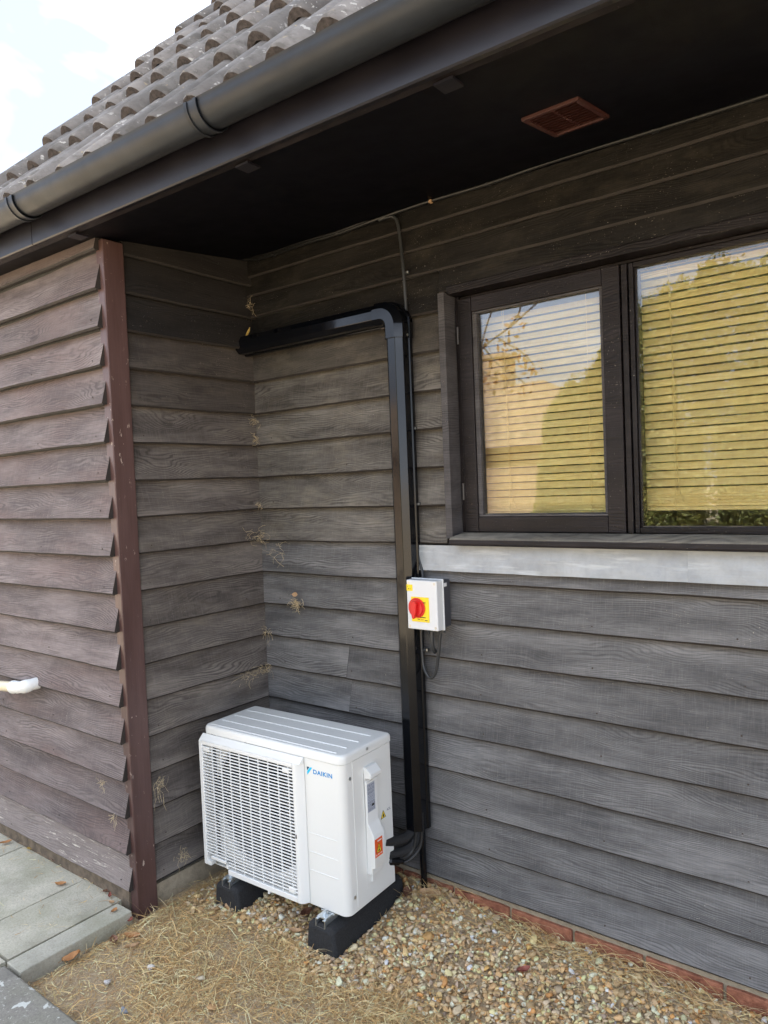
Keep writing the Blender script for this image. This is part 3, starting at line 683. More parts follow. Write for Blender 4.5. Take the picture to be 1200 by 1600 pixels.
MB().cyl((.0, -.03, .003), 'z', .011, -.02, 12).build('cable_gland', BLKM, iso); MB().cyl((.042, -.03, .003), 'z', .011, -.02, 12).build('cable_gland', BLKM, iso)
lp = [(.868, -.012, .99), (.859, -.014, .94), (.860, -.016, .86), (.868, -.018, .80), (.895, -.022, .768), (.925, -.028, .79), (.943, -.034, .85), (.958, -.038, .93), (.966, -.040, .968)]
cable('looped_cable', lp, .0062, 'grey cable hanging in a loop under the switch box', 'cable', [(.872, -.012, .868)])
cable('short_cable', [(.925, -.04, .96), (.925, -.042, .90), (.926, -.03, .870), (.917, -.012, .868)], .0075, 'short dark cable stub directly under the switch box', 'cable')
cable('short_cable', [(.885, -.012, .945), (.892, -.01, .925), (.905, -.006, .90)], .005, 'thin dark cable crossing behind the stub under the switch', 'cable')

# ------------------------------------------------------------------ outdoor unit
UA = .0336; UZ = .0289
ac = empty('outdoor_unit', (.8058, -.4274, UZ), UA); tag(ac, 'white heat pump outdoor unit with a grille in front', 'heat pump')
def up(mb, name, mat, parent=ac, bevel=.003, seg=2, lift=True, **k):
    mb.v = [(p[0], p[1], p[2] - UZ) for p in mb.v]; return mb.build(name, mat, parent, bevel=bevel, seg=seg, **k)
def rrect(x0, x1, y0, y1, rf, rb, n=6):
    P = []
    for (cx, cy, a0, r_) in ((x0 + rf, y0 + rf, 180, rf), (x1 - rf, y0 + rf, 270, rf), (x1 - rb, y1 - rb, 0, rb), (x0 + rb, y1 - rb, 90, rb)):
        P += [(cx + r_ * math.cos(R(a0 + 90 * i / n)), cy + r_ * math.sin(R(a0 + 90 * i / n))) for i in range(n + 1)]
    return P
# right-hand cabinet
cab = MB().prism(rrect(-.205, 0, .0, .278, .028, .006), 'z', .031, .5515)
up(cab, 'cabinet', WHITE, bevel=.002, smooth=True, angle=40)
# fan chamber: sides, floor, back and a front shroud with a round opening
ch = MB().box(-.694, -.690, .012, .278, .033, .5515).box(-.690, -.2055, .006, .276, .033, .037)
up(ch, 'chamber', WHITE, bevel=0)
fx, fz, fr = -.449, .2945, .2435
sh = MB(); n = 48; inn = []; outr = []
for i in range(n):
    a = 2 * math.pi * i / n; c_, s_ = math.cos(a), math.sin(a); inn.append((fx + fr * c_, .048, fz + fr * s_))
    x0, x1, z0, z1 = -.6935, -.2055, .0375, .5515
    t = min(((x1 - fx) / c_ if c_ > 1e-6 else 9), ((x0 - fx) / c_ if c_ < -1e-6 else 9), ((z1 - fz) / s_ if s_ > 1e-6 else 9), ((z0 - fz) / s_ if s_ < -1e-6 else 9))
    outr.append((fx + t * c_, .048, fz + t * s_))
bk = [(p[0], .07, p[2]) for p in inn]
sh.v = inn + outr + bk; sh.f = [(i, (i + 1) % n, (i + 1) % n + n, i + n) for i in range(n)] + [(i, (i + 1) % n, (i + 1) % n + 2 * n, i + 2 * n) for i in range(n)]
for (x_, z_, i_) in ((-.6935, .5515, 18), (-.6935, .0375, 30), (-.2055, .0375, 42), (-.2055, .5515, 6)):
    pass
up(sh, 'fan_shroud', WHITE, bevel=0)
up(MB().box(-.2085, -.2060, .045, .262, .038, .549).box(-.682, -.209, .045, .262, .0375, .0395).box(-.682, -.209, .045, .262, .547, .549).box(-.689, -.206, .262, .272, .038, .549).box(-.688, -.683, .03, .262, .038, .549), 'heat_exchanger', DARKIN, bevel=0)
fan = up(MB().cyl((fx, .055, fz), 'y', .055, .06, 20), 'fan', FANM, bevel=.006)
for k in range(5):
    a0 = 2 * math.pi * k / 5 + .4; rings = []
    bl = MB(); vs = []
    for i in range(6):
        rad = .05 + (fr - .008 - .05) * i / 5
        for j in range(5):
            a = a0 + (j / 4 - .2) * (1.0 - .1 * i / 5) + .12 * i / 5
            vs.append((fx + rad * math.cos(a), .060 + .055 * j / 4, fz + rad * math.sin(a) - UZ))
    bl.v = vs; bl.f = [(i * 5 + j, i * 5 + j + 1, (i + 1) * 5 + j + 1, (i + 1) * 5 + j) for i in range(5) for j in range(4)]
    o = bl.build('fan_blade', FANM, fan, smooth=True); so_ = o.modifiers.new('thick', 'SOLIDIFY'); so_.thickness = .003
# lid with ridges
tp = MB(); o1 = rrect(-.697, .003, -.003, .281, .03, .01); 
def inset(P, q): 
    cx, cy = -.347, .139; return [(cx + (p[0] - cx) * (1 - q / .35), cy + (p[1] - cy) * (1 - q / .142)) for p in P]
tp.loft([[(p[0], p[1], z) for p in inset(o1, q)] for q, z in ((0, .5535), (0, .570), (.0015, .577), (.005, .5815), (.010, .5833), (.012, .5833))])
top = up(tp, 'top_panel', WHITE, bevel=0, smooth=True, angle=50)
for yy in (.214, .143, .076, .020):
    L0, L1 = -.672, -.038; pr = rrect(L0, L1, yy - .004, yy + .004, .0039, .0039, 4)
    rb = MB().loft([[(p[0], p[1], .5832) for p in pr], [((p[0] + .355) * .998 - .355, yy + (p[1] - yy) * .55, .5858) for p in pr]])
    up(rb, 'rib', WHITE, top, bevel=0, smooth=True, angle=60)
# front grille
gy0, gy1 = -.028, -.001
gri = MB()
gri.box(-.694, -.676, gy0, gy1, .044, .531)                                # left side
gri.box(-.675, -.206, gy0, gy1, .516, .531)                                # top
gri.prism([(-.205, gy0), (-.190, gy0), (-.180, -.020), (-.169, gy1), (-.205, gy1)], 'z', .036, .5312)   # wide right side
gri.prism([(gy0, .5315), (gy1, .5315), (gy1, .552), (-.006, .552)], 'x', -.693, -.171)  # sloping hood
gri.box(-.675, -.655, gy0, gy1, .044, .062)
gri.box(-.655, -.560, gy0, gy1, .072, .084)
gri.box(-.560, -.206, gy0, gy1, .036, .056)
gri.box(-.570, -.560, gy0, gy1, .056, .084)
grille = up(gri, 'grille', WPLAS, bevel=.0025)
sm = MB().prism([(-.0262, -.0016), (-.0250, -.0022), (-.0212, -.0012), (-.0218, .0014), (-.0252, .0014)], 'x', -.676, -.206); sme = sm.mesh('slat'); sme.materials.append(WPLAS)
sm2 = MB().prism([(-.0262, -.0016), (-.0250, -.0022), (-.0212, -.0012), (-.0218, .0014), (-.0252, .0014)], 'x', -.558, -.206); sme2 = sm2.mesh('slat'); sme2.materials.append(WPLAS)
nsl = 36
for i in range(nsl + 2):
    z = .0945 + (.508 - .0945) * (i - 2) / (nsl - 1)
    o = bpy.data.objects.new('slat', sme if i >= 2 else sme2); COL.objects.link(o); o.parent = grille; o.location = (0, 0, z - UZ)
for i in range(9):
    x = -.672 + .0495 * (i + 1) - .004
    z0 = .08 if x < -.56 else .05
    up(MB().box(x - .0011, x + .0011, -.0225, -.017, z0, .518), 'grille_bar', WPLAS, grille, bevel=0)
for (x, z) in ((-.655, .500), (-.238, .500), (-.232, .072)):
    up(MB().box(x - .016, x + .016, -.0268, -.012, z - .009, z + .009), 'grille_boss', WPLAS, grille, bevel=.002)
up(MB().box(-.352, -.344, -.028, -.012, .026, .0358), 'grille_clip', WPLAS, grille, bevel=.001)
up(MB().box(-.2005, -.196, -.0292, -.0279, .268, .282), 'grille_screw', DARKIN, grille, bevel=0)
for z in (.288, .221, .156): up(MB().prism([(-.0005, z - .0018), (-.0016, z - .0006), (-.0016, z + .0006), (-.0005, z + .0018)], 'x', -.166, -.036), 'raised_line', WHITE, ac, bevel=0)
# side panel, cover, screws
up(MB().box(-.001, .0012, .052, .270, .046, .5505), 'side_panel', WHITE, bevel=.0008)
for (y, z) in ((.037, .497), (.037, .087)): up(MB().cyl((.0005, y, z), 'x', .006, .002, 12), 'screw', SCREW, bevel=0)
up(MB().cyl((.003, .134, .570), 'x', .006, .002, 12), 'screw', SCREW, bevel=0)
up(MB().box(.0012, .0020, .106, .190, .085, .513), 'cover_plate', WHITE, bevel=.0008)
cov = [(.002, .512), (.012, .511), (.034, .490), (.034, .477), (.030, .473), (.008, .4725), (.006, .461), (.013, .459), (.013, .316), (.017, .308), (.033, .279), (.037, .268), (.037, .165), (.034, .160), (.024, .158), (.022, .134), (.002, .134)]
cover = up(MB().prism([(p[0], p[1]) for p in cov], 'y', .110, .172), 'service_cover', WPLAS, bevel=.003, seg=3, smooth=True)
up(MB().prism([(.002, .30), (.03, .27), (.03, .16), (.002, .13)], 'y', .1725, .184), 'cover_flank', WPLAS, bevel=.003)
up(MB().box(.002, .010, .128, .140, .100, .133), 'cover_tab', WPLAS, bevel=.002)
lab = up(MB().box(.0128, .0134, .113, .156, .352, .452), 'rating_label', PLATE, cover, bevel=0)
pb = MB(); yy = .3565
while yy < .447:
    x = .116
    h = random.choice((.0012, .0015, .0022))
    while x < .150:
        wd = random.uniform(.003, .010); pb.box(.01342, .0136, x, min(.1535, x + wd), yy, yy + h); x += wd + random.uniform(.0015, .004)
    yy += random.uniform(.0033, .0062)
up(pb, 'print', INKG, cover, bevel=0)
up(MB().box(.01342, .0137, .135, .151, .368, .376), 'print_block', INK, cover, bevel=0)
up(MB().box(.0368, .0374, .113, .157, .198, .262), 'warning_label', ORNG, cover, bevel=0)
up(MB().prism([(.120, .213), (.150, .213), (.135, .245)], 'x', .0374, .0378), 'warning_triangle', INK, cover, bevel=0)
up(MB().prism([(.123, .2148), (.147, .2148), (.135, .2415)], 'x', .0378, .0381), 'warning_triangle', YEL, cover, bevel=0)
up(MB().box(.0381, .0383, .1305, .1395, .2165, .222).prism([(.1335, .2225), (.1365, .2225), (.1375, .2330), (.1325, .2330)], 'x', .0381, .0383), 'print', INK, cover, bevel=0)
up(MB().box(.0374, .0376, .128, .152, .2505, .2545).box(.0374, .0376, .118, .123, .203, .208).box(.0374, .0376, .128, .138, .204, .2075).box(.0374, .0376, .142, .153, .2045, .2075), 'print', WPLAS, cover, bevel=0)
tri = up(MB().prism([(.200, .291), (.232, .291), (.216, .320)], 'x', .0012, .0016), 'warning_triangle', INK, bevel=0)
up(MB().prism([(.2035, .2932), (.2285, .2932), (.216, .3160)], 'x', .0016, .0019), 'warning_triangle', YEL, bevel=0)
up(MB().prism([(.212, .2955), (.220, .2955), (.2205, .301), (.217, .308), (.2125, .302)], 'x', .0019, .0021), 'flame_mark', INK, bevel=0)
def text(s, size, mat, name, parent, mw, offset=0, shear=0):
    cu = bpy.data.curves.new('t', 'FONT'); cu.body = s; cu.size = size; cu.space_character = 1.12; cu.extrude = .0002; cu.offset = offset; cu.resolution_u = 4; cu.shear = shear
    o = bpy.data.objects.new('t', cu); COL.objects.link(o)
    me = bpy.data.meshes.new_from_object(o.evaluated_get(bpy.context.evaluated_depsgraph_get())); bpy.data.objects.remove(o)
    me.materials.clear(); me.materials.append(mat); q = bpy.data.objects.new(name, me); COL.objects.link(q); q.parent = parent; q.matrix_local = mw; return q
FRONT = Matrix(((1, 0, 0, 0), (0, 0, -1, 0), (0, 1, 0, 0), (0, 0, 0, 1)))       # text in the xz plane facing -y
SIDE = Matrix(((0, 0, 1, 0), (1, 0, 0, 0), (0, 1, 0, 0), (0, 0, 0, 1)))         # text in the yz plane facing +x
def lettering(s, x, z, pitch, size, mat):
    q = text(s, size, mat, 'lettering', ac, Matrix.Translation((x, -.0004, z - UZ)) @ FRONT @ Matrix.Diagonal((1.06, .95, 1, 1)), offset=.0005); return q
lettering('DAIKIN', -.1315, .5015, .02, .0225, BLUE)
up(MB().prism([(-.1585, .5215), (-.1470, .5215), (-.1585, .508)], 'y', -.0006, -.0001), 'logo_corner', NAVY, bevel=0)
up(MB().prism([(-.1445, .5215), (-.1345, .5215), (-.1570, .4935), (-.1585, .4975), (-.1585, .505)], 'y', -.0006, -.0001), 'logo_wedge', CYAN, bevel=0)
text('A2L', .013, INKG, 'lettering', ac, Matrix.Translation((.0016, .238, .308 - UZ)) @ SIDE)
# brackets under the unit
def foot(lx, label):
    c_, s_ = math.cos(UA), math.sin(UA); ly = -.048
    e = empty('rubber_foot', (.8058 + c_ * lx - s_ * ly, -.4274 + s_ * lx + c_ * ly, -.095), UA); tag(e, label, 'support block', 'rubber blocks carrying the unit')
    hb, ht, L, H = .070, .058, .42, .1
    ch_ = .014
    prof = [(-hb, -.02), (hb, -.02), (ht + .002, H - ch_), (ht - ch_, H), (-ht + ch_, H), (-ht - .002, H - ch_)]
    rings = []
    for q, yy in ((.86, 0), (1, .012), (1, L - .012), (.86, L)):
        rings.append([(p[0] * q, yy, p[1] * (q if p[1] > 0 else 1)) for p in prof])
    MB().loft(rings).build('block', RUB, e, bevel=.006)
    MB().box(-.021, -.018, .004, L - .02, H - .012, H + .014).box(.018, .021, .004, L - .02, H - .012, H + .014).box(-.018, .018, .004, L - .02, H - .012, H - .009).box(-.021, -.010, .004, L - .02, H + .0142, H + .017).box(.010, .021, .004, L - .02, H + .0142, H + .017).build('channel', ZINC, e)
    MB().box(-.020, .020, .012, .048, H + .0175, H + .0215).cyl((0, .034, H + .0215), 'z', .010, .008, 6).cyl((0, .034, H + .0295), 'z', .005, .006, 10).build('bolt_plate', ZINC, e)
    return e
foot(-.558, 'black rubber block under the grille end of the unit')
foot(-.090, 'black rubber block under the right end of the unit')
for lx in (-.558, -.090):
    up(MB().box(lx - .03, lx + .03, -.004, .30, .0225, .0305), 'mounting_foot', ZINC, bevel=.001)

# ------------------------------------------------------------------ pipes between the unit and the trunking
def hose(name, pts, r, label, mat, cat, group=None, n=10):
    p0 = Vector(pts[0]); o = MB().tube([q - p0 for q in spline(pts, 8)], r, n).build(name, mat, smooth=True); o.location = p0; tag(o, label, cat, group); return o
hose('insulated_pipe', [(.785, -.20, .195), (.795, -.14, .178), (.803, -.085, .172), (.808, -.05, .19), (.809, -.040, .26)], .018, 'upper thick foam covered pipe curving into the trunking', FOAM, 'pipe', 'pipes behind the unit')
hose('insulated_pipe', [(.785, -.18, .140), (.797, -.12, .125), (.812, -.07, .130), (.824, -.042, .165), (.826, -.038, .25)], .019, 'lower thick foam covered pipe behind the two cables', FOAM, 'pipe', 'pipes behind the unit')
hose('connecting_cable', [(.790, -.18, .128), (.806, -.13, .108), (.822, -.088, .115), (.832, -.066, .155), (.833, -.058, .26)], .0060, 'thin grey cable bending nearest the unit below the trunking', CABG, 'cable', 'cables below the trunking')
hose('connecting_cable', [(.795, -.165, .112), (.815, -.115, .092), (.838, -.075, .112), (.849, -.052, .155), (.851, -.046, .26)], .0064, 'thin grey cable bending furthest right below the trunking', CABG, 'cable', 'cables below the trunking')
gl = MB().tube([(.772, -.20, .125), (.790, -.172, .115), (.806, -.140, .104)], [.017, .0175, .015], 10).tube([(.806, -.140, .104), (.815, -.125, .098)], [.011, .009], 10).build('valve_cap', BLK); tag(gl, 'black ribbed valve fitting beside the orange label', 'valve')
dh = MB().tube([(.838, -.03, .25), (.838, -.03, .1), (.840, -.032, -.09)], .0125, 10).build('drain_pipe', BLK, smooth=True); tag(dh, 'straight black drain pipe going into the gravel', 'pipe')
# waste pipe stub by the left edge
wpz = MB().tube(spline([(-.95, -.762, .668), (-.80, -.765, .684), (-.745, -.766, .690)]), .0215, 14).build('waste_pipe', PIPEC, smooth=True); tag(wpz, 'cream waste pipe sealed with lumpy white filler on the wall', 'pipe')
MB().tube(spline([(-.76, -.766, .688), (-.72, -.767, .692), (-.68, -.766, .697), (-.650, -.758, .704), (-.640, -.740, .708), (-.638, -.715, .709)]), [.022, .024, .027, .0285, .0285, .027, .0255, .025, .026, .0265, .0265, .026, .0255, .025, .0245, .0240, .0245, .025, .026, .027, .0275, .028, .028, .028, .028, .0275, .027, .027, .0265, .026, .026, .025, .025, .025, .025, .025, .025, .025, .025, .025, .025], 14).build('sealed_bend', PIPEW, wpz, smooth=True)

# ------------------------------------------------------------------ gravel
def ico(sub):
    bm = bmesh.new(); bmesh.ops.create_icosphere(bm, subdivisions=sub, radius=1); v = np.array([p.co[:] for p in bm.verts]); f = np.array([[q.index for q in p.verts] for p in bm.faces]); bm.free(); return v, f
IV, IF = ico(2)
shapes = []
for s in range(24):
    v = IV.copy()
    for k in range(9):    # knock flat facets off, as on broken flint
        nrm = rng.normal(size=3); nrm /= np.linalg.norm(nrm); dd = rng.uniform(.42, .85); t = v @ nrm; v -= np.maximum(t - dd, 0)[:, None] * nrm
    shapes.append(v)
pal = np.array([(.54, .40, .22), (.48, .33, .165), (.60, .50, .34), (.38, .25, .125), (.42, .34, .24), (.66, .58, .44), (.50, .26, .09), (.46, .33, .20), (.28, .22, .17), (.56, .45, .29)])
palw = np.array([.2, .15, .14, .1, .1, .06, .06, .1, .04, .05]); palw /= palw.sum()
def gmask(x, y):
    lim = -.60 + .10 * nz(x * 3, 2.2) + (.05 if x > .95 else 0); 
    m_ = min(1, max(0, (y - lim) / .10))
    if x < .2: m_ *= max(0, (x - .04) / .16)
    if -.045 < y and x > 1.1: m_ *= .75
    return m_
def in_foot(x, y):
    for lx in (-.558, -.090):
        dx, dy = x - (.8058 + lx), y + .4274
        if abs(dx) < .066 and -.05 < dy < .37: return True
    return False
def stones(n, smin, smax, fn, dz0=-.003, dz1=.008):
    VV, FF, CC = [], [], []; o = 0; cnt = 0; tries = 0
    while cnt < n and tries < n * 12:
        tries += 1; x = rng.uniform(.02, 2.75); y = rng.uniform(-1.9, .012); 
        if rng.random() > fn(x, y) or in_foot(x, y): continue
        s = smin * (smax / smin) ** (rng.random() ** 1.3); v = shapes[rng.integers(24)] * (s * np.array([rng.uniform(.8, 1.25), rng.uniform(.65, 1), rng.uniform(.4, .75)]))
        a = rng.uniform(0, 6.28); e, q = rng.normal(0, .35, 2)
        Rm = np.array(Matrix.Rotation(a, 3, 'Z') @ Matrix.Rotation(e, 3, 'X') @ Matrix.Rotation(q, 3, 'Y'))
        v = v @ Rm.T + [x, y, gz(x, y) + rng.uniform(dz0, dz1) + s * .15]
        c = pal[rng.choice(len(pal), p=palw)] * (.8 + 1.35 * rng.random() ** 1.2) * np.array([1.0, .96, .90])
        VV.append(v); FF.append(IF + o); CC.append(np.clip(np.tile(c, (len(v), 1)), 0, .78)); o += len(v); cnt += 1
    return np.concatenate(VV), np.concatenate(FF), np.concatenate(CC)
def far(x, y): return gmask(x, y) if x < 2.4 else gmask(x, y) * .6
V1 = stones(10500, .0066, .0128, far)
V2 = stones(520, .012, .019, far, .002, .012)
V3 = stones(2600, .0018, .006, lambda x, y: .35 if (-1.5 < y < -.35 and x > .1) else 0, -.004, .002)
n1, n2 = len(V1[0]), len(V2[0])
tag(bulk('gravel', np.concatenate([V1[0], V2[0], V3[0]]), np.concatenate([V1[1], V2[1] + n1, V3[1] + n1 + n2]), np.concatenate([V1[2], V2[2], V3[2]]), STONE), kind='stuff')

# ------------------------------------------------------------------ dead grass
strawc = np.array([(.54, .38, .17), (.48, .32, .13), (.60, .45, .23), (.42, .27, .11), (.62, .50, .29), (.34, .20, .085)])
def gzz(x, y): return -.054 if (x < -.08 and y > -1.13) else gz(x, y)
def blades(n, fn, lmin, lmax, wmin, wmax, rise, dirfn=None, lift=.012, xa=0.0):
    xs, ys = [], []; 
    P = np.empty((0, 2)); 
    out_ = []; tries = 0
    while len(out_) < n and tries < n * 15:
        tries += 1; x = rng.uniform(xa, 2.7); y = rng.uniform(-2.0, .01)
        if rng.random() < fn(x, y) and not in_foot(x, y): out_.append((x, y))
    K = 5; Vs = np.empty((len(out_), K, 2, 3)); Cs = np.empty((len(out_), K, 2, 3))
    for i, (x, y) in enumerate(out_):
        a = rng.uniform(0, 6.283) if dirfn is None else dirfn(x, y); L = lmin * (lmax / lmin) ** rng.random(); w_ = rng.uniform(wmin, wmax); curl = rng.normal(0, .5) ; 
        px, py = x, y; hz0 = rng.uniform(.001, lift); up_ = rng.normal(0, rise); arch = rng.uniform(0, .25) * L * (rise > .1)
        c = strawc[rng.integers(len(strawc))] * rng.uniform(1.0, 1.7)
        tw = rng.uniform(-.8, .8)
        for k in range(K):
            t = k / (K - 1); aa = a + curl * t
            if k: px += math.cos(aa) * L / (K - 1); py += math.sin(aa) * L / (K - 1)
            if py > .004: py = .004
            z = gzz(px, py) + hz0 + up_ * t * L + arch * math.sin(t * 3.14)
            z = max(z, gzz(px, py) + .001)
            wk = w_ * (1 - .75 * t); nx_, ny_ = -math.sin(aa) * wk, math.cos(aa) * wk
            Vs[i, k, 0] = (px + nx_, py + ny_, z + wk * tw); Vs[i, k, 1] = (px - nx_, py - ny_, z - wk * tw); Cs[i, k] = c
    n_ = len(out_); b = np.arange(n_)[:, None] * (2 * K) + np.arange(K - 1)[None, :] * 2; b = b.ravel()
    return Vs.reshape(-1, 3), np.stack([b, b + 1, b + 3, b + 2], 1), Cs.reshape(-1, 3)
def soilmask(x, y):
    m_ = 1 - gmask(x, y) * .93
    if y < -1.15 and x < .64: return 0
    if x < .02 and y > -1.15: return 0
    d_ = math.hypot((x - .85), (y + .95)); 
    bare = .35 + .65 * min(1, max(0, .5 + 1.3 * nz(x * 3.3, y * 3.3, 8)))
    if y < -1.4: bare *= .5
    if x > 1.5: bare *= .7
    return m_ * bare * (.55 + .45 * min(1, max(0, (y + 1.0) / .3)))
def wallstraw(x, y):
    if y < -.16: return 0
    if x > 1.1: return .9 * max(0, 1 - abs(y + .05) / .07)
    if x > .85: return .25
    return .15
B = [blades(46000, soilmask, .012, .055, .0005, .0011, .08, None, .014), blades(34000, soilmask, .005, .020, .0005, .0012, .1, None, .006), blades(7500, soilmask, .03, .11, .0006, .0012, .12, None, .024),
     blades(3200, wallstraw, .05, .16, .0006, .0012, .15, lambda x, y: rng.normal(0, .28) + (3.14 if rng.random() < .5 else 0), .03),
     blades(260, lambda x, y: .8 if (abs(x - .86) < .14 and y > -.14) or (abs(x - .60) < .1 and abs(y + .42) < .07) or (x < .16 and -.8 < y < -.6) or (.02 < x < .22 and abs(y + .62) < .08) else 0, .05, .13, .0006, .0011, .45, None, .02),
     blades(420, lambda x, y: 1 if (x < -.03 and -.745 < y < -.715) else 0, .02, .07, .0005, .0011, .2, lambda x, y: rng.normal(0, .5), .012, -1.25),
     blades(420, lambda x, y: (1 if y > -.80 else .16) if (x < -.03 and -1.13 < y < -.70) else 0, .02, .05, .0005, .001, .1, None, .006, -1.25),
     blades(500, lambda x, y: .6 * gmask(x, y), .03, .11, .0005, .001, .1, None, .016)]
o = 0; VV, FF, CC = [], [], []
for v, f, c in B: VV.append(v); FF.append(f + o); CC.append(c); o += len(v)
tag(bulk('dried_grass', np.concatenate(VV), np.concatenate(FF), np.clip(np.concatenate(CC), 0, .8), STRAW), kind='stuff')

# ------------------------------------------------------------------ loose leaves, chips and pebbles
def leaf(loc, size, mat, label, rz=0, curl=.5, wid=.6, tiltx=0, tilty=0, name='fallen_leaf', group='fallen leaves'):
    mb = MB(); n = 8; sd_ = random.random() * 50
    for i in range(n + 1):
        t = i / n; x = (t - .5) * size; hw_ = wid * size * .5 * (math.sin(math.pi * min(1, t * .96 + .02)) ** .8) * (1 + .25 * nz(t * 6, sd_)) + .0004
        for k in (-1, -.5, 0, .5, 1):
            mb.v.append((x, hw_ * k, curl * size * .24 * (k * k * .6 + (2 * t - 1) ** 2 * .5) + .05 * size * nz(t * 5, k * 3, sd_)))
    mb.f = [(i * 5 + k, i * 5 + k + 1, (i + 1) * 5 + k + 1, (i + 1) * 5 + k) for i in range(n) for k in range(4)]
    mb.tube([(-.5 * size - .35 * size, 0, .1 * size), (-.5 * size, 0, curl * size * .18), (0, 0, .004)], .0006, 4)
    o = mb.build(name, mat, smooth=True); o.location = loc; o.rotation_euler = (tiltx, tilty, rz); tag(o, label, 'leaf', group); return o
S0 = -.050
leaf((-.40, -.79, S0), .045, LEAFO, 'orange brown leaf lying alone on the paving slab', .6, .4, .55)
leaf((-.185, -.715, S0), .036, LEAFB, 'dark curled leaf on the paving just left of the post', 1.2, 1.1, .6)
leaf((-.150, -.728, S0), .034, LEAFR, 'red brown shrivelled leaf next to the dark curled one', -.6, .9, .4)
leaf((-.60, -.705, S0), .042, LEAFR, 'red leaf at the foot of the brown wall', .3, .8, .5)
leaf((-.80, -.712, S0), .034, LEAFY, 'yellow green leaf at the foot of the brown wall', .8, .3, .75)
leaf((-.105, -.748, S0), .026, LEAFT, 'pale leaf fragment on the inner edge of the edging strip', .2, .5, .6)
leaf((-.045, -.775, S0), .030, LEAFO, 'small orange leaf on top of the edging strip', 1.9, .8, .6)
leaf((-.95, -.75, S0), .05, LEAFO, 'orange leaf at the left edge of the path', 1.1, .6, .5)
leaf((.035, -.985, -.083), .062, LEAFO, 'large crumpled orange leaf leaning against the edging strip', .9, .9, .55, .2, -.35)
leaf((.105, -.80, -.083), .060, LEAFO, 'broad orange leaf on dry grass in front of the post', .5, .8, .5)
leaf((.070, -.850, -.085), .045, LEAFB, 'brown shrivelled leaf on dry grass near the edging', -.4, 1.1, .6)
leaf((.15, -.83, -.086), .045, LEAFT, 'tan leaf on dry grass right of the broad orange one', 1.0, .7, .5)
leaf((.012, -.748, -.078), .032, LEAFR, 'red brown leaf tucked against the base of the post', .1, .9, .6, .4)
leaf((.535, -.36, -.070), .055, LEAFB, 'brown leaf on gravel between the two rubber blocks', 1.4, .8, .45, .5)
leaf((.575, -.455, -.078), .045, LEAFT, 'tan leaf in front of the right rubber block', .4, .7, .55)
leaf((.885, -.055, -.040), .085, LEAFT, 'big pale brown leaf beside the drain pipe', .3, .7, .6, .2)
leaf((.80, -.09, -.045), .06, LEAFB, 'dark brown leaf behind the drain pipe', 1.9, 1.0, .6, .3)
leaf((1.33, -.19, -.080), .045, LEAFR, 'red brown leaf lying in the gravel', .9, 1.0, .6)
leaf((.008, -.025, 2.17), .055, LEAFY, 'yellow leaf caught in the wall corner above the trunking', 1.2, .6, .35, .3, -1.1, 'caught_leaf', 'debris in the wall corner')
leaf((.213, -.016, 1.035), .030, LEAFT, 'tan leaf scrap stuck on the recessed wall boards', .1, .7, .6, 1.3, 0, 'caught_leaf', 'debris in the wall corner')
chip = MB().box(-.022, .022, -.016, .016, 0, .018).build('wood_chip', LEAFT, bevel=.003); chip.location = (.255, -.475, -.082); chip.rotation_euler = (.5, .4, .6); tag(chip, 'square pale wood chip in front of the left rubber block', 'wood chip')
def pebble(loc, s, col, label):
    me = bpy.data.meshes.new('pebble'); v = shapes[rng.integers(24)] * s * np.array([1.1, .85, .65]); me.from_pydata([tuple(p) for p in v], [], [tuple(int(q) for q in f) for f in IF]); me.shade_smooth()
    o = link('pebble', me, M('pebble stone', col, .65, .2, 60, .3, 200)); o.location = loc; o.rotation_euler = (0, 0, rng.uniform(0, 6)); tag(o, label, 'stone', 'loose stones on the dry grass')
pebble((.412, -1.031, -.083), .017, (.20, .21, .23), 'blue grey pebble on dry grass by the bottom edge')
pebble((.30, -.86, -.088), .016, (.55, .52, .48), 'white flint lying on the dry grass in front of the post')
pebble((.48, -.80, -.088), .019, (.55, .48, .35), 'cream stone on the bare soil')
pebble((.24, -.98, -.088), .014, (.50, .48, .46), 'pale stone near the lichen spotted slab')
pebble((.62, -.86, -.088), .016, (.45, .27, .12), 'orange brown stone on the bare soil')
pebble((.98, -.22, -.078), .023, (.47, .28, .10), 'large orange stone on top of the gravel heap')
# straw tufts and cobweb caught on the cladding
def tuft(loc, n, L, label, flat='y', spread=1.0):
    mb = MB()
    for i in range(int(n * 2.2)):
        a = random.gauss(0, .8) + random.choice((0, 3.14, 1.57, -1.57)); l = L * random.uniform(.2, .9) ** 1.3; c = random.uniform(-1.8, 1.8)
        ox, oz = random.gauss(0, L * .28) * spread, random.gauss(0, L * .22) - L * .15 * random.random()
        pts = []
        for k in range(5):
            t = k / 4; u = ox + l * t * math.cos(a + c * t) * spread; v_ = oz + l * t * math.sin(a + c * t) - .2 * l * t * t; w_ = -.003 - .016 * random.random() * t
            pts.append((u, w_, v_) if flat == 'y' else (-w_, u, v_))
        mb.tube(pts, random.uniform(.0003, .0008), 4)
    o = mb.build('straw_tuft', TUFTM); o.location = loc; tag(o, label, 'straw tuft', 'straw tufts caught on the cladding'); return o
TUFTM = M('tuft straw', (.48, .39, .24), .85, .4, 60)
tuft((.006, -.008, 1.795), 9, .05, 'straw tuft in the corner nearest below the trunking end')
tuft((.01, -.008, 1.715), 12, .035, 'small straw tuft in the corner just under the one below the trunking')
tuft((.012, -.008, 1.42), 10, .03, 'straw tuft in the corner at mid height of the wall')
tuft((.006, -.03, 1.285), 16, .06, 'loose straw tuft on the return wall side of the corner', 'x', 1.6)
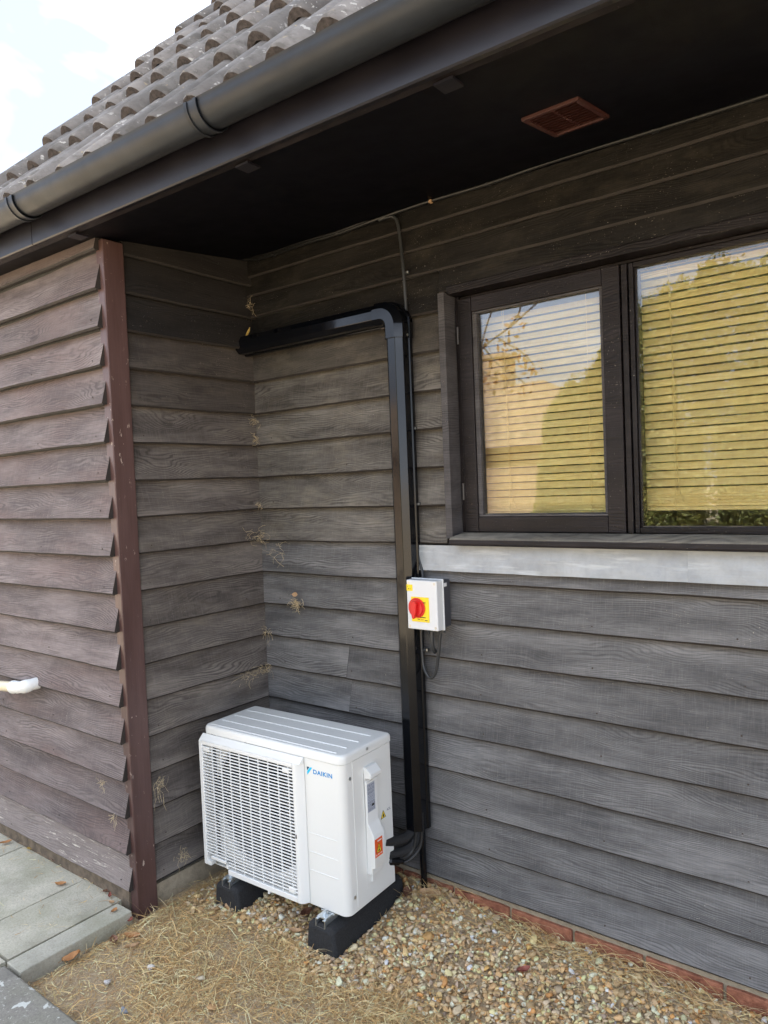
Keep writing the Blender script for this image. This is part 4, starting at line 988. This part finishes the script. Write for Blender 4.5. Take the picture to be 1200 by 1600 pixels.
tuft((.215, -.010, 1.000), 30, .045, 'fuzzy straw clump hanging on the recessed wall')
tuft((.10, -.008, 1.225), 7, .07, 'thin flat straw strands near the corner above the clump', 'y', 2)
tuft((.02, -.008, .86), 9, .05, 'straw tuft low in the corner above the unit')
tuft((.02, -.008, .70), 10, .05, 'straw tuft in the corner nearest the top of the unit')
tuft((.004, -.10, .69), 14, .05, 'straw spread along a return wall board near the unit', 'x', 2)
tuft((.012, -.595, .37), 14, .07, 'straw tuft beside the post at knee height', 'x', .6)
tuft((.005, -.50, .06), 16, .06, 'straw tuft low on the return wall by the grille', 'x', .8)
tuft((.012, -.012, 2.30), 9, .05, 'cobwebbed straw tuft high in the dark corner')
tuft((-.12, -.745, .40), 8, .04, 'straw tuft on the brown wall left of the post')
tuft((-.06, -.745, .29), 7, .04, 'straw tuft at the end of a low brown board')

# ------------------------------------------------------------------ garden behind the camera, seen mirrored in the window
def leafcloud(name, fn, n, size, cols, mat, parent):
    P = fn(n); n = len(P); d1 = rng.normal(size=(n, 3)); d1 /= np.linalg.norm(d1, axis=1)[:, None]; d2 = np.cross(d1, rng.normal(size=(n, 3))); d2 /= np.linalg.norm(d2, axis=1)[:, None]
    s = size * rng.uniform(.6, 1.4, (n, 1)); V_ = np.stack([P - d1 * s, P + d2 * s * .5, P + d1 * s, P - d2 * s * .5], 1).reshape(-1, 3)
    c = np.repeat(cols[rng.integers(len(cols), size=n)] * rng.uniform(.7, 1.25, (n, 1)), 4, 0)
    return bulk(name, V_, np.arange(n * 4).reshape(-1, 4), c, mat, parent)
prof_x = [-3.0, -2.6, -2.2, -1.9, -1.6, -1.3, -.9, -.5, -.2, .2, .6, 1.2, 2, 3, 4.2, 5.5]
prof_z = [2.5, 2.95, 3.15, 3.6, 3.95, 4.2, 4.35, 4.3, 4.6, 4.4, 4.45, 4.3, 4.4, 4.2, 4.3, 4.2]
greens = np.array([(.22, .215, .045), (.27, .25, .055), (.18, .185, .04), (.30, .27, .08)])
def hedge_pts(x0, x1):
    def f(n):
        x = rng.uniform(x0, x1, n); top = np.interp(x, prof_x, prof_z); t = rng.random(n) ** .7
        lump = np.array([nz(a * 1.5, b * 4, 2) + .5 * nz(a * 4, b * 9, 6) for a, b in zip(x, t)])
        z = -.1 + (top + .10 * np.array([nz(a * 5, 3) for a in x]) + .22 * rng.random(n) ** 4 + .05) * t; depth = .55 * (1 - t ** 3) + .1
        y = -9.3 + (rng.random(n) ** .4) * depth + lump * .35; return np.stack([x, y, z], 1)
    return f
for (x0, x1, lb) in ((-3.0, -.4, 'tall green hedge bush mirrored beside the house in the window'), (-.5, 2.2, 'tallest green hedge bush mirrored across the large window pane')):
    h = empty('hedge_bush', ((x0 + x1) / 2, -9.3, -.1)); tag(h, lb, 'hedge', 'hedge bushes mirrored in the window'); off = np.array([(x0 + x1) / 2, -9.3, -.1])
    leafcloud('foliage', lambda n: hedge_pts(x0, x1)(n) - off, 52000, .032, greens, HEDGE, h)
    MB().box(-(x1 - x0) / 2 + .2, (x1 - x0) / 2 - .2, -.45, .0, .1, 2.3).box(-(x1 - x0) / 2 + .5, (x1 - x0) / 2 - .5, -.25, .1, 2.3, 3.1).build('dense_core', M('inner hedge', (.14, .14, .035), .9), h)
    for q in range(4): MB().tube([(-(x1 - x0) / 2 + .4 + q * (x1 - x0 - .8) / 3, -.2, 0), (-(x1 - x0) / 2 + .45 + q * (x1 - x0 - .8) / 3, -.2, 1.6)], [.05, .03], 6).build('stem', BARK, h)
nh = empty('neighbouring_house', (-8.5, -17.5, -.1)); tag(nh, 'brown roofed neighbouring house with a chimney mirrored in the small pane', 'house')
def nb(mb, name, mat, **k): mb.v = [(a + 8.5, b + 17.5, c + .1) for a, b, c in mb.v]; return mb.build(name, mat, nh, **k)
nb(MB().box(-15, -3.9, -20.6, -14.4, -.1, 2.35), 'wall', RBRICK)
rf = MB(); rf.add([(-15.4, -13.9, 2.3), (-3.4, -13.9, 2.3), (-3.4, -21.1, 2.3), (-15.4, -21.1, 2.3), (-12, -17.5, 4.35), (-6.9, -17.5, 4.35)], [(0, 1, 5, 4), (1, 2, 5), (2, 3, 4, 5), (3, 0, 4), (0, 3, 2, 1)]); nb(rf, 'roof', RROOF)
nb(MB().box(-8.9, -8.0, -17.9, -17.1, 3.9, 5.15).box(-8.97, -7.93, -17.97, -17.03, 5.15, 5.27), 'chimney', RBRICK)
st = empty('bare_tree', (-3.6, -6.0, -.1)); tag(st, 'half bare tree with withered brown leaves mirrored in the small pane', 'tree')
def tb(pts, r): return MB().tube([(a + 3.6, b + 6.0, c + .1) for a, b, c in spline(pts, 5)], r, 6)
tb([(-3.6, -6, -.1), (-3.55, -6, 1.2), (-3.4, -5.95, 2.2), (-3.2, -6, 2.9)], .07).build('trunk', BARK, st, smooth=True)
brs = [[(-3.4, -5.95, 2.3), (-2.9, -6, 2.75), (-2.3, -6, 3.22), (-1.85, -6, 3.45), (-1.40, -6, 3.75)], [(-2.3, -6, 3.2), (-2.15, -6.02, 3.0), (-1.95, -6, 2.85), (-1.75, -6, 2.68)],
       [(-2.1, -6, 3.3), (-1.95, -5.95, 3.2), (-1.75, -6, 3.05), (-1.62, -6, 2.9)], [(-2.35, -6, 3.15), (-2.25, -6, 3.5), (-2.1, -6, 3.75)], [(-1.95, -6, 3.4), (-1.80, -6, 3.55), (-1.75, -6, 3.8)], [(-3.2, -6, 2.9), (-3.3, -6, 3.5), (-3.1, -6, 4.1)], [(-2.6, -6, 3.0), (-2.4, -6.05, 2.95), (-2.2, -6, 2.8)]]
for b in brs: tb(b, .011).build('branch', BARK, st, smooth=True)
ends = [p for b in brs[1:3] + brs[6:] for p in b[1:]] + [brs[0][3], brs[0][2]]
lc = np.array([(.30, .13, .04), (.36, .19, .06), (.24, .10, .04)])
leafcloud('foliage', lambda n: np.concatenate([np.array(e_) + rng.normal(0, .07, (n // len(ends), 3)) - [0, 0, .06] for e_ in ends]) + [3.6, 6.0, .1], 130, .045, lc, DRYL, st)
